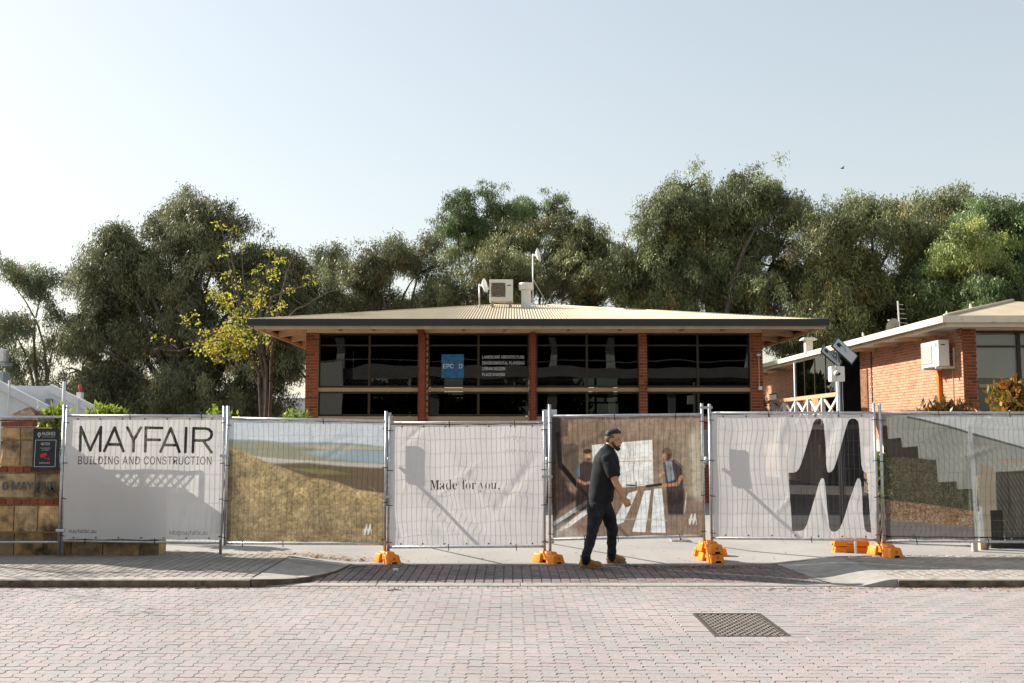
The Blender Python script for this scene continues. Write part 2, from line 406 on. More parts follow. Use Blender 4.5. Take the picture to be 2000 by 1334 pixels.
# ---- grate
gx0, gx1, gy0, gy1 = hole[0]*A_, hole[1]*A_, hole[2]*A_, hole[3]*A_
gr = thing('drain_grate', 'square iron drain grate with a diagonal lattice, set in the brick road', 'drain grate', ((gx0+gx1)/2, gy0, ZR-.01))
MB().box(gx0+.002, gx1-.002, gy0+.002, gy1-.002, ZR-.06, ZR-.045).build('pit', m_pit, gr)
fr = MB(); w = .035; zt = ZR+.004
fr.box(gx0, gx0+w, gy0, gy1, zt-.05, zt); fr.box(gx1-w, gx1, gy0, gy1, zt-.05, zt); fr.box(gx0+w, gx1-w, gy0, gy0+w, zt-.05, zt); fr.box(gx0+w, gx1-w, gy1-w, gy1, zt-.05, zt)
fr.build('frame', m_frame, gr, bevel=.003)
ix0, ix1, iy0, iy1 = gx0+w+.006, gx1-w-.006, gy0+w+.006, gy1-w-.006
def clipline(c, s):
    pts = []
    for x, y in [(ix0, None), (ix1, None), (None, iy0), (None, iy1)]:
        if x is not None:
            y_ = s*(x-ix0)+c
            if iy0-1e-6 <= y_ <= iy1+1e-6: pts.append((x, y_))
        else:
            x_ = (y-c)/s+ix0
            if ix0-1e-6 <= x_ <= ix1+1e-6: pts.append((x_, y))
    if len(pts) < 2: return None
    pts = sorted(pts); a, b = pts[0], pts[-1]
    return (a, b) if (Vector(a)-Vector(b)).length > .05 else None
for s in (1.6, -1.6):
    c = iy0-1.2
    while c < iy1+1.2:
        L = clipline(c, s)
        if L:
            z = ZR-.010 if s > 0 else ZR-.013
            MB().beam((L[0][0], L[0][1], z), (L[1][0], L[1][1], z), .017, .022).build('bar', m_iron, gr)
        c += .108

# ---- footpaths
fpl = MB(); fpl.prism([(-16, 11.9), (-3.05, 11.9), (-3.05, 14.0), (-4.5, 14.44), (-16, 14.44)], -.2, -.012)
footL = tag(fpl.build('footpath_left', m_joint), kind='structure')
pw, ph = .1165, .2325
def running(x0, x1, y0, y1, ok, seed):
    out = []; j = 0
    ncol = int((x1-x0)/pw)
    for i in range(ncol):
        off = (i % 2)*ph/2
        y = y0-off
        while y < y1:
            a, b = max(y, y0), min(y+ph, y1); c = ((a+b)/2)
            if b-a > .05 and ok(x0+(i+.5)*pw, c): out.append((x0+(i+.5)*pw, c, 'f' if b-a > .2 else 'k'))
            y += ph
    return out
gl = {'f': paver_geo(rect_outline(pw, ph), .0055), 'k': paver_geo(rect_outline(pw, ph/2), .0055)}
path_pal = [(1, .97, .93), (1.06, 1, .95), (.93, .90, .87), (1.02, .95, .89), (.97, .97, .96), (.90, .86, .82)]
pave(footL, 'paver', running(-9.6, -3.06, 11.96, 14.42, lambda x, y: y < 14.35 or x < -4.5 or y < 14.44-(x+4.5)*.3, 1), gl, m_path, path_pal, lambda x: 0.0, 11)
fpr = MB(); fpr.prism([(4.5, 11.9), (16, 11.9), (16, 14.1), (4.5, 14.05)], -.2, -.012)
footR = tag(fpr.build('footpath_right', m_joint), kind='structure')
pave(footR, 'paver', running(4.51, 9.9, 11.96, 14.1, lambda x, y: y < yb(x)-.12 or x > 5.3, 2), gl, m_path, path_pal, lambda x: 0.0, 12)
ap = MB(); ap.prism([(-3.05, 12.05), (4.5, 12.05), (4.5, 13.74), (-3.05, 13.9)], -.25, -.101)
apron = tag(ap.build('driveway_crossing', m_joint), kind='structure')
def lipx(y): return float(np.interp(y, [11.80, 11.93, 12.17, 12.66, 12.95, 13.78], [-3.04, -2.70, -2.48, -2.34, -2.28, -2.18]))
ap_pal = [(1.05, .92, .90), (.95, .97, .98), (1.1, .90, .86), (.88, .88, .90), (1.0, .95, .92), (.85, .80, .80)]
pave(apron, 'paver', running(-2.9, 3.75, 12.09, 13.70, lambda x, y: x > lipx(y)+.02, 3), gl, m_apron, ap_pal, lambda x: -.087, 13)
st = MB()
for a, b in [(-3.0, -1.6), (-1.6, .1), (.1, 1.9), (1.9, 3.2), (3.2, 4.45)]: st.box(a+.004, b-.004, 11.862, 12.08, -.2, -.082)
st.build('flush_kerb', m_conc, apron, bevel=.006)
# left flare: concrete slab ramping from the footpath down to the crossing, with its dark kerb lip
fl = MB(); Y = np.linspace(11.80, 13.80, 26); nx = 7
def flz(y): return float(np.interp(y, [11.80, 12.0, 12.5, 13.1, 13.8], [0, -.022, -.055, -.080, -.083]))
vs = []
for y in Y:
    for k in range(nx):
        s = k/(nx-1); x = -3.045+(lipx(y)+3.045)*s; vs.append((x, y, flz(y)*s*s*(3-2*s)*.6+flz(y)*s*.4))
    vs.append((lipx(y)+.006, y, -.16))
m_ = nx+1
fl.add(vs, [(j*m_+i, j*m_+i+1, (j+1)*m_+i+1, (j+1)*m_+i) for j in range(len(Y)-1) for i in range(nx)])
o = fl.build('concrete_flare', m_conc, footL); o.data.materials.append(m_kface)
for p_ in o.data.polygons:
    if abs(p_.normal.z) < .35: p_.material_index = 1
wg = MB(); Y = np.linspace(11.82, 13.84, 14); nx = 9; vs = []
for y in Y:
    xa = float(np.interp(y, [11.82, 12.3, 13.84], [3.95, 3.75, 3.60]))
    for k in range(nx):
        s = k/(nx-1); x = xa+(4.505-xa)*s; t = s*s*(3-2*s); vs.append((x, y, -.0875*(1-t)+.0015 if y > 12 else -.0875*(1-t)-.001))
    vs.append((4.51, y, -.2))
m_ = nx+1
wg.add(vs, [(j*m_+i, j*m_+i+1, (j+1)*m_+i+1, (j+1)*m_+i) for j in range(len(Y)-1) for i in range(nx)])
vs = [(wg.v[i][0], 11.82, wg.v[i][2]) for i in range(nx)]+[(wg.v[i][0], 11.815, -.2) for i in range(nx)]
wg.add(vs, [(i, nx+i, nx+i+1, i+1) for i in range(nx-1)])
wg.build('concrete_flare', m_conc, footR)
# pale kerb top that follows the curve of the left flare
kt = MB(); Y = np.linspace(11.80, 13.80, 40); vs = []
for i, y in enumerate(Y):
    yb_, ya_ = Y[min(i+1, 39)], Y[max(i-1, 0)]; tx, ty_ = lipx(yb_)-lipx(ya_), yb_-ya_; L_ = math.hypot(tx, ty_); nx_, ny_ = -ty_/L_, tx/L_
    for o_ in (.004, .125):
        x_ = max(lipx(y)+nx_*o_, -3.04); y_ = y+ny_*o_; s = min(1, max(0, (x_+3.045)/(lipx(min(max(y_, 11.8), 13.8))+3.0451))); z = flz(y_)*s*s*(3-2*s)*.6+flz(y_)*s*.4
        vs.append((x_, y_, z+.006))
kt.add(vs, [(2*i, 2*i+1, 2*i+3, 2*i+2) for i in range(6, 39)])
kt.build('kerb_top', m_kerb, footL)
# ---- kerbs, in lengths
def kerb(owner, xs, taper=None):
    for a, b in zip(xs[:-1], xs[1:]):
        k = MB(); prof = [(11.775, -.2), (11.79, -.045), (11.80, -.012), (11.82, 0.0), (11.955, .0015), (11.955, -.2)]
        vs = []
        for x, h in ((a+.004, 1), (b-.004, 1)):
            for y, z in prof:
                vs.append((x, y, z))
        n = len(prof)
        k.add(vs, [(i, (i+1) % n, n+(i+1) % n, n+i) for i in range(n)]+[tuple(range(n-1, -1, -1)), tuple(range(n, 2*n))])
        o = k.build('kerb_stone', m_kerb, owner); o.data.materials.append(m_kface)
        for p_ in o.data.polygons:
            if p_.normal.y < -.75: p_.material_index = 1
kl = tag(MB().box(-16, -3.05, 11.80, 11.95, -.3, -.205).build('kerb_left', m_conc), kind='structure')
kerb(kl, [-10.6, -9.2, -7.9, -6.5, -5.24, -4.24, -3.05])
kr = tag(MB().box(4.5, 16, 11.80, 11.95, -.3, -.205).build('kerb_right', m_conc), kind='structure')
kerb(kr, [4.5, 5.55, 6.75, 8.0, 9.3, 10.6])
# ================================================================ BUILDINGS
def text_geo(s, font=None, offset=0., space=1.0):
    cu = bpy.data.curves.new('txt', 'FONT'); cu.body = s; cu.fill_mode = 'BOTH' ; cu.dimensions = '2D'; cu.offset = offset; cu.space_character = space
    if font: cu.font = font
    cu.resolution_u = 4
    o = bpy.data.objects.new('txt', cu); COL.objects.link(o); bpy.context.view_layer.update()
    ev = o.evaluated_get(bpy.context.evaluated_depsgraph_get()); me = ev.to_mesh()
    v = np.array([tuple(x.co)[:2] for x in me.vertices]).reshape(-1, 2); me.calc_loop_triangles()
    f = [tuple(t.vertices) for t in me.loop_triangles]; ev.to_mesh_clear()
    COL.objects.unlink(o); bpy.data.objects.remove(o); bpy.data.curves.remove(cu)
    return v, f
def load_font(fn):
    try: return bpy.data.fonts.load(os.path.join(bpy.utils.resource_path('LOCAL'), 'datafiles', 'fonts', fn))
    except Exception: return None
F_SANS = load_font('Inter.woff2'); F_SERIF = load_font('NotoSansMath-Regular.woff2')

def brick_items(length, z0, z1, zmin=-9, BL=.226, BH=.072, J=.014, phase=0):
    """(u, z, w) of every brick in a stretcher bond"""
    out = []; r = 0; z = z0
    while z+BH <= z1+.02:
        u = -(BL+J)/2*((r+phase) % 2)
        while u < length-.02:
            a, b = max(u, 0), min(u+BL, length)
            if b-a > .04: out.append(((a+b)/2, z+BH/2, round(b-a, 2)))
            u += BL+J
        r += 1; z += BH+J
    return out
_bm = {}
def brick_mesh(mat, w, q, col, BH=.072, T=.02):
    k = (mat.name, w, q)
    if k not in _bm:
        mb = MB().box(-w/2, w/2, -T*.4, T*.6, -BH/2, BH/2); _bm[k] = mb.mesh('brick', mat, tint=col, fix=False)
    return _bm[k]
brick_pal = [(1, 1, 1), (1.12, 1.05, 1.0), (.85, .82, .85), (.92, .96, .9), (1.2, 1.12, 1.02), (.62, .58, .62), (1.02, .9, .82)]
def lay(owner, mat, items, place, limit, rn, rotz=0, pal=brick_pal):
    """items sorted: the first `limit` are objects, the rest one joined part; place(u, z) -> world position on the wall face"""
    far = MB(); tints = []; wo_ = wloc(owner)
    for n, (u, z, w) in enumerate(items):
        q = int(rn.integers(len(pal))); p = Vector(place(u, z))
        if n < limit:
            o = link('brick', brick_mesh(mat, w, q, pal[q]), owner, p-wo_); o.rotation_euler = (0, 0, rotz)
        else:
            c, s_ = math.cos(rotz), math.sin(rotz)
            vs = [(-w/2, -.008), (w/2, -.008), (w/2, .012), (-w/2, .012)]
            vs = [(p.x+a*c-b*s_, p.y+a*s_+b*c) for a, b in vs]
            far.add([(x, y, p.z-.036) for x, y in vs]+[(x, y, p.z+.036) for x, y in vs], [(4, 5, 6, 7), (0, 1, 5, 4), (1, 2, 6, 5), (3, 0, 4, 7)]); tints += [pal[q]]*4
    if far.v:
        me = far.mesh('brickwork', mat, wo_, fix=False); set_tint(me, np.array(tints)); tag(link('brickwork', me, owner), kind='stuff')

# ---------------------------------------------------------------- the brick office
YF = 27.8
def XB(px): return at(px, 730, YF).x
def ZB(py): return at(1000, py, YF).z
rn = np.random.default_rng(5)
XL, XR = XB(597), XB(1490); ZT = ZB(641)
office = thing('office_building', 'low brick office with a wide cream steel hip roof and dark tinted windows', 'office building', ((XL+XR)/2, YF, -.4))
pillars = [(597, 621), (817, 836), (1033, 1048), (1249, 1264), (1467, 1490)]
items = []
for a, b in pillars:
    x0, x1 = XB(a), XB(b); MB().box(x0+.006, x1-.006, YF, YF+.35, -.4, ZT).build('pillar', m_mortar, office)
    items += [(x0+u, z, w) for u, z, w in brick_items(x1-x0, -.4, ZT, phase=rn.integers(2))]
items.sort(key=lambda t: -t[1])
vis = [t for t in items if t[1] > 2.0]; hid = [t for t in items if t[1] <= 2.0]
span = []
for (a, b), (c, d_) in zip(pillars[:-1], pillars[1:]):
    x0, x1 = XB(b), XB(c); span += [(x0+u, z, w) for u, z, w in brick_items(x1-x0, -.4, ZB(824))]
lay(office, m_brick, vis+hid, lambda u, z: (u, YF-.008, z), 300, rn)
sw = MB().box(XB(621), XB(1467), YF+.07, YF+.3, -.4, ZB(823)); sw.build('spandrel_wall', m_mortar, office)
far = MB(); tt = []
for u, z, w in span: far.box(u-w/2, u+w/2, YF+.055, YF+.08, z-.038, z+.038); tt += [brick_pal[int(rn.integers(7))]]*6
me = far.mesh('brickwork', m_brick, wloc(office), fix=False); set_tint(me, np.array(tt)); tag(link('brickwork', me, office), kind='stuff')
YBK = 34.5
# side walls (their bricks are seen by nobody from the street) and the rear wall with its openings
for nm, x0, x1 in (('side_wall', XL, XL+.25), ('side_wall', XR-.25, XR)):
    MB().box(x0, x1, YF+.36, YBK, -.4, ZT).build(nm, m_brick, office, tint=(1, 1, 1))
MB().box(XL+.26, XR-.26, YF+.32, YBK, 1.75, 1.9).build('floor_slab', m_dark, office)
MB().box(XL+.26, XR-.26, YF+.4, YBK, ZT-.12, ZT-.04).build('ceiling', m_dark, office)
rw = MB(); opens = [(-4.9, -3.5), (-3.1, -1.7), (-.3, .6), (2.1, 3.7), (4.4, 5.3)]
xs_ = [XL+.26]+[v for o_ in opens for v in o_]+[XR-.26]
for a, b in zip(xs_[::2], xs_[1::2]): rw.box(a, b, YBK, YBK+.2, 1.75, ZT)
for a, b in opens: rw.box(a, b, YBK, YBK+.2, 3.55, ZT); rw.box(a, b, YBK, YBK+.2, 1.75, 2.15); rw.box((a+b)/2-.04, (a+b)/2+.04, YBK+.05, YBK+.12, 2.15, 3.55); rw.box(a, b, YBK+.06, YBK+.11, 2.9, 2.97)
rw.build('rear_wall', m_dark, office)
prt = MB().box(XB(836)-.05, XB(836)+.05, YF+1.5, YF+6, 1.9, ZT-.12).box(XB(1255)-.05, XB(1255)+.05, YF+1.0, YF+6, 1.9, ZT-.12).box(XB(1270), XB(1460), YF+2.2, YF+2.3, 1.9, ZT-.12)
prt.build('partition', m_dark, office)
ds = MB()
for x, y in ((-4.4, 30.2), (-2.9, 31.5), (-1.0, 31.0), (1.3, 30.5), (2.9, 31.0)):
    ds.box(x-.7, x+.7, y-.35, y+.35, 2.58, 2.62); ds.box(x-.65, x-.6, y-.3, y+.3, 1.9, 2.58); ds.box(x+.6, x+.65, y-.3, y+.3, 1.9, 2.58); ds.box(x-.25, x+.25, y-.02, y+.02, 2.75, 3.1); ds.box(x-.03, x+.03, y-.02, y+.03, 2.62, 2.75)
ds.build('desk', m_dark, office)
# windows: two to a bay, each a bronze frame with three panes
bays = [(621, 720, 817), (836, 934, 1033), (1048, 1147, 1249), (1264, 1365, 1467)]
zr = [ZB(812), ZB(766), ZB(756), ZB(674), ZB(651)]
YG = YF+.16
win0 = None
for (a, m_, b) in bays:
    for x0, x1 in ((XB(a), XB(m_)), (XB(m_), XB(b))):
        wf = MB(); w = .034
        for xa, xb in ((x0, x0+w), (x1-w, x1)): wf.box(xa+.001, xb-.001, YG-.03, YG+.05, ZB(813), ZB(650))
        for z in (zr[0], zr[1]-.03, zr[2], zr[3]-.02, zr[4]-.04): wf.box(x0+w, x1-w, YG-.028, YG+.045, z, z+.045)
        wo_ = wf.build('window', m_bronze, office)
        for z0, z1, mt in ((zr[0]+.02, zr[1], m_glass), (zr[2]+.02, zr[3], m_glass), (zr[3], zr[4], m_glass)):
            MB().box(x0+w-.01, x1-w+.01, YG, YG+.008, z0, z1).build('pane', mt, wo_)
    MB().box(XB(a)+.002, XB(b)-.002, YG-.09, YG-.031, ZB(764.5), ZB(757)).build('transom_rail', m_tan, office)
    MB().box(XB(a)+.002, XB(b)-.002, YG-.13, YG+.06, ZB(823), ZB(813.2)).build('sill', m_tan, office)
MB().box(XL+.01, XR-.01, YF-.02, YF+.36, ZB(650), ZB(640)).build('head_beam', m_cream, office)
# roof
YE = 26.7
ex0, ex1 = at(485, 630, YE).x, at(1617, 630, YE).x; ez = at(1000, 625, YE).z
YR = 33.7; rz = at(1000, 596.5, YR).z; rx0, rx1 = at(958, 597, YR).x, at(1068, 597, YR).x; YRB = YBK+.6
rf = MB(); P = .080; n = int((ex1-ex0)/(P/4))
pr = [0, 1, 1, 0]
vs, fs = [], []
def hip(x):                                   # how far up the front slope the sheet runs at x (0..1)
    return min(1, max(0, (x-ex0)/(rx0-ex0))) if x < rx0 else (min(1, max(0, (ex1-x)/(ex1-rx1))) if x > rx1 else 1)
for i in range(n+1):
    x = ex0+(ex1-ex0)*i/n; h = .021*pr[i % 4]; t = hip(x)
    vs += [(x, YE-.03, ez+h), (x, YE+(YR-YE)*t, ez+(rz-ez)*t+h)]
fs = [(2*i, 2*i+2, 2*i+3, 2*i+1) for i in range(n)]
rf.add(vs, fs)
YEB = YRB
rf.add([(ex0, YE, ez), (rx0, YR, rz), (rx0, YR+.1, rz), (ex0, YEB, ez)], [(0, 1, 2, 3)])
rf.add([(ex1, YE, ez), (ex1, YEB, ez), (rx1, YR+.1, rz), (rx1, YR, rz)], [(0, 1, 2, 3)])
rf.add([(ex0, YEB, ez), (rx0, YR+.1, rz), (rx1, YR+.1, rz), (ex1, YEB, ez)], [(0, 1, 2, 3)])
roof = rf.build('roof', m_roof, office)
cp = MB().tube([(ex0, YE, ez+.01), (rx0, YR, rz+.012)], .028, 8).tube([(ex1, YE, ez+.01), (rx1, YR, rz+.012)], .028, 8).tube([(rx0, YR, rz+.012), (rx1, YR, rz+.012)], .028, 8)
cp.build('ridge_cap', m_roof, roof, smooth=True)
gz0, gz1 = at(1000, 636.5, YE).z, ez+.02
gt = MB().box(ex0, ex1, YE-.13, YE, gz0, gz1).box(ex0, ex0+.12, YE+.001, YEB, gz0, gz1).box(ex1-.12, ex1, YE+.001, YEB, gz0, gz1).box(ex0, ex1, YEB+.001, YEB+.12, gz0, gz1)
gt.build('gutter', m_gutter, office)
fz0, fz1 = at(1000, 642.5, YE).z, gz0+.02
fa = MB().box(ex0+.14, ex1-.14, YE+.02, YE+.06, fz0, fz1).box(ex0+.15, ex0+.19, YE+.07, YEB-.05, fz0, fz1).box(ex1-.19, ex1-.15, YE+.07, YEB-.05, fz0, fz1)
fa.build('fascia', m_cream, office)
sof = MB(); o_ = -.07
def up(x, y):
    t = min((x-ex0)/(rx0-ex0), (ex1-x)/(ex1-rx1), (y-YE)/(YR-YE)); return ez+(rz-ez)*t+o_
m_soffit = M('soffit_lining', (.55, .36, .17), .7, var=.1, scale=2)
sof.add([(ex0+.2, YE+.08, up(ex0+.2, YE+.2)), (ex1-.2, YE+.08, up(ex1-.2, YE+.2)), (XR, YF+.05, up(XR, YF)), (XL, YF+.05, up(XL, YF))], [(0, 1, 2, 3)])
sof.add([(ex0+.2, YE+.08, up(ex0+.2, YE+.2)), (XL, YF+.05, up(XL, YF)), (XL, YEB-.1, up(XL, YF)), (ex0+.2, YEB-.1, up(ex0+.2, YE+.2))], [(0, 1, 2, 3)])
sof.add([(ex1-.2, YE+.08, up(ex1-.2, YE+.2)), (ex1-.2, YEB-.1, up(ex1-.2, YE+.2)), (XR, YEB-.1, up(XR, YF)), (XR, YF+.05, up(XR, YF))], [(0, 1, 2, 3)])
sof.build('soffit', m_soffit, office)
for y in (27.75, 29.4, 31.0, 32.6, 34.0):
    MB().beam((ex0+.2, y, fz0+.10), (XL-.005, y, fz0+.24), .07, .14).build('rafter', m_cream, office)
    MB().beam((ex1-.2, y, fz0+.10), (XR+.005, y, fz0+.24), .07, .14).build('rafter', m_cream, office)
MB().beam((ex0+.2, YE+.1, fz0+.09), (XL, YF, fz0+.22), .08, .16).build('rafter', m_cream, office)
MB().beam((ex1-.2, YE+.1, fz0+.09), (XR, YF, fz0+.22), .08, .16).build('rafter', m_cream, office)
for px in (665, 730, 905, 985, 1110, 1210, 1330, 1410):
    x = XB(px); MB().box(x-.03, x+.03, YE+.07, YF-.03, fz0+.04, fz0+.14).build('rafter', m_rafter, office)
dp = MB().box(XB(820), XB(831), YF-.16, YF-.02, -.2, ZB(655)).beam((XB(825.5), YF-.09, ZB(655)), (XB(821), YE+.14, ZB(640)), .15, .12).box(XB(816), XB(824.5), YE+.07, YE+.2, ZB(644), gz0-.003)
dp.build('downpipe', m_oxide, office)
MB().box(XB(1036.5), XB(1045.5), YF-.12, YF-.02, -.2, ZB(650)).build('downpipe', m_oxide, office)
# lamp and conduit on the last pillar
lp = MB().ball(at(1481, 693, YF-.1), .07, .08, .07).tube([at(1481, 693, YF-.02), at(1481, 693, YF-.12)], .06, 10)
lp.build('wall_lamp', m_steel, office, smooth=True)
MB().tube([at(1482, 697, YF-.03), at(1483, 754, YF-.03)], .014, 6).build('conduit', m_cream, office)
q = at(1485, 758, YF-.04); MB().box(q.x-.05, q.x+.05, YF-.06, YF-.01, q.z-.05, q.z+.05).build('junction_box', m_white, office)
MB().box(at(1206, 760, YF+.5).x, at(1209.5, 760, YF+.5).x, YF+.5, YF+.52, at(1200, 786, YF+.5).z, at(1200, 742, YF+.5).z).box(at(1200, 760, YF+.5).x, at(1206, 760, YF+.5).x, YF+.5, YF+.52, at(1200, 786, YF+.5).z, at(1200, 784, YF+.5).z).build('yellow_bar', M('yellow_paint', (.75, .48, .02), .5, var=.05), office)
# sign on the glass
m_blue = M('blue_decal', (.018, .12, .25), .5, var=0, tint=True)
bx0, bx1, bz0, bz1 = at(862.5, 692, YG).x, at(906, 692, YG).x, at(880, 738.5, YG).z, at(880, 692, YG).z
dec = MB(); tn = []; N = 8
rb = np.random.default_rng(77)
for i in range(N):
    for j in range(N):
        dec.add([(bx0+(bx1-bx0)*i/N, YG-.006, bz0+(bz1-bz0)*j/N), (bx0+(bx1-bx0)*(i+1)/N, YG-.006, bz0+(bz1-bz0)*j/N), (bx0+(bx1-bx0)*(i+1)/N, YG-.006, bz0+(bz1-bz0)*(j+1)/N), (bx0+(bx1-bx0)*i/N, YG-.006, bz0+(bz1-bz0)*(j+1)/N)], [(0, 1, 2, 3)])
        c = .75+.5*rb.random(); tn.append((c*(.6+.9*rb.random()), c*1.0, c*(.9+.15*rb.random())))
me = dec.mesh('logo_decal', m_blue, wloc(office), fix=False); set_tint(me, np.array(tn)); link('logo_decal', me, office)
def flat_text(s, x0, z0, h, y, mat, parent, font=None, width=None, name='lettering', ext=.003):
    v, f = text_geo(s, font); k = h/(v[:, 1].max()-v[:, 1].min()); kx = k if width is None else width/(v[:, 0].max()-v[:, 0].min())
    mb = MB(); mb.add([(x0+(a-v[:, 0].min())*kx, y, z0+(b-v[:, 1].min())*k) for a, b in v], f)
    me = mb.mesh(name, mat, wloc(parent), fix=False); return link(name, me, parent)
m_wtext = M('white_lettering', (.72, .72, .72), .6, var=0); m_rtext = M('dark_red_lettering', (.30, .04, .05), .6, var=0)
hh = at(880, 711, YG).z-at(880, 719.5, YG).z
for ch, p in (('E', 865.5), ('P', 872.3), ('C', 879.0), ('A', 887.5), ('D', 896.5)):
    flat_text(ch, at(p, 715, YG).x, at(880, 719.5, YG).z, hh, YG-.009, m_rtext if ch == 'A' else m_wtext, office, F_SANS)
for s_, p0, p1, yt, yb_ in (('LANDSCAPE ARCHITECTURE', 942, 1024, 694.5, 700.5), ('ENVIRONMENTAL PLANNING', 942, 1024.5, 706, 712), ('URBAN DESIGN', 942, 986.5, 717, 723), ('PLACE MAKING', 942, 986, 728.5, 734.5)):
    x0 = at(p0, yt, YG).x; flat_text(s_, x0, at(p0, yb_, YG).z, at(p0, yt, YG).z-at(p0, yb_, YG).z, YG-.006, m_wtext, office, F_SANS, at(p1, yt, YG).x-x0)

# ---------------------------------------------------------------- on the roof
Yq = 32.4
def roofz(y): return ez+(rz-ez)*(y-YE)/(YR-YE)+.02
def aircon_box(t, x0, x1, y0, y1, z0, z1, face, parts=True):
    """outdoor unit: cabinet, recessed fan guard with bars, side cover and feet; face '-y' or '-x'"""
    MB().box(x0, x1, y0, y1, z0, z1).build('cabinet', m_acwhite, t, bevel=.02)
    w = z1-z0
    if face == '-y':
        a0, a1 = x0+.06, x0+(x1-x0)*.68; c = ((a0+a1)/2, z0+w*.53); r = (a1-a0)/2
        MB().box(a0, a1, y0-.012, y0-.002, c[1]-r, c[1]+r).build('grille_panel', m_grill, t)
        ring_ = MB()
        for rr in (r*.96, r*.64, r*.32):
            ring_.tube([(c[0]+rr*math.cos(k*math.pi/14), y0-.02, c[1]+rr*math.sin(k*math.pi/14)) for k in range(29)], .008, 5)
        for k in range(-5, 6): ring_.box(a0+.01, a1-.01, y0-.022, y0-.016, c[1]+r*k/5.6-.006, c[1]+r*k/5.6+.006)
        ring_.build('fan_guard', m_bronze, t)
        MB().box(a1+.05, x1-.06, y0-.008, y0-.001, z1-.22, z1-.18).build('badge', m_lettergrey, t)
    else:
        a1, a0 = y1-.06, y1-(y1-y0)*.66; c = ((a0+a1)/2, z0+w*.5)
        MB().box(x0-.012, x0-.002, a0, a1, z0+.08, z1-.12).build('grille_panel', m_steel, t)
        gb = MB()
        for k in range(12):
            z = z0+.12+(w-.26)*k/11; gb.box(x0-.022, x0-.014, a0+.01, a1-.01, z-.008, z+.008)
        for k in range(9):
            y = a0+.03+(a1-a0-.06)*k/8; gb.box(x0-.03, x0-.023, y-.006, y+.006, z0+.1, z1-.14)
        gb.build('fan_guard', m_acwhite, t)
        MB().box(x0-.006, x0-.001, y0+.08, y0+.22, z1-.20, z1-.08).build('badge', M('cyan_badge', (.10, .42, .50), .5, var=0), t)
        MB().box(x0+.08, x0+.18, y0-.006, y0-.001, z1-.15, z1-.12).build('handle_recess', m_black, t)
u0, u1 = at(956, 570, Yq), at(1002, 570, Yq); zb, zt_ = at(980, 590, Yq).z, at(980, 546.5, Yq).z
ac = thing('air_conditioner', 'cream air conditioner with a round fan grille standing on the roof ridge', 'air conditioner', ((u0.x+u1.x)/2, Yq, roofz(Yq)))
aircon_box(ac, u0.x, u1.x, Yq-.1, Yq+.28, zb, zt_, '-y')
for x in (u0.x+.10, u1.x-.10): MB().box(x-.04, x+.04, Yq-.12, Yq+.30, roofz(Yq)-.05, zb-.002).build('foot', m_grill, ac)
def lathe_thing(t, name, prof, c, mat, n=20): return MB().lathe(prof, c, n).build(name, mat, t, smooth=False)
c = at(1027.5, 600, Yq); c.z = roofz(Yq)-.02
vent = thing('roof_vent', 'cream round roof vent pipe with a wide drum cap beside the rooftop air conditioner', 'roof vent', c)
s_ = sc(Yq); hz = lambda py: at(1027, py, Yq).z-c.z
lathe_thing(vent, 'pipe', [(.16, -.05), (.16, hz(565))], c, m_acwhite)
lathe_thing(vent, 'cap', [(.15, hz(567)), (.235, hz(566)), (.24, hz(555)), (.22, hz(553)), (.05, hz(552))], c, m_acwhite)
def aerial(label, px, ytop, ybase, Yd, brace=None):
    b = at(px, ybase, Yd); b.z = roofz(Yd)-.02; t_ = at(px, ytop, Yd)
    t = thing('roof_aerial', label, 'aerial', b, 'small dish aerials on the office roof')
    MB().tube([b, (b.x, b.y, t_.z)], .022, 8).build('mast', m_steel, t, smooth=True)
    MB().box(b.x-.12, b.x+.12, b.y-.05, b.y+.05, b.z+.0, b.z+.035).build('base_plate', m_steel, t)
    d = MB(); n = 14; R_ = .24; cx = b.x+.20
    # shallow dish facing right and up, seen nearly edge on
    ax = Vector((.95, -.25, .18)).normalized(); e1 = ax.cross(Vector((0, 0, 1))).normalized(); e2 = ax.cross(e1)
    cc = Vector((cx, b.y, t_.z-.02)); vs = [cc-ax*.10]
    for rr, dd in ((.5, -.075), (1.0, 0)):
        for k in range(n): vs.append(cc+ax*dd+(e1*math.cos(2*math.pi*k/n)+e2*math.sin(2*math.pi*k/n))*R_*rr)
    fs = [(0, 1+(k+1) % n, 1+k) for k in range(n)]+[(1+k, 1+(k+1) % n, 1+n+(k+1) % n, 1+n+k) for k in range(n)]
    d.add(vs, fs); vs2 = [Vector(v)-ax*.012 for v in vs]; d.add(vs2, fs); d.build('dish', m_white, t, smooth=True)
    MB().tube([(b.x-.02, b.y, t_.z-.02), cc-ax*.09], [.05, .03], 8).build('feed_arm', m_white, t)
    if brace: MB().tube([(b.x, b.y, t_.z-(t_.z-b.z)*.47), (brace, b.y+.1, roofz(b.y+.1)-.01)], .011, 6).build('stay', m_steel, t)
aerial('short white dish aerial left of the rooftop air conditioner', 936, 556, 603, 32.3)
aerial('tall white dish aerial on a braced mast behind the round roof vent', 1041, 497, 600, 32.7, at(1072, 600, 32.8).x)

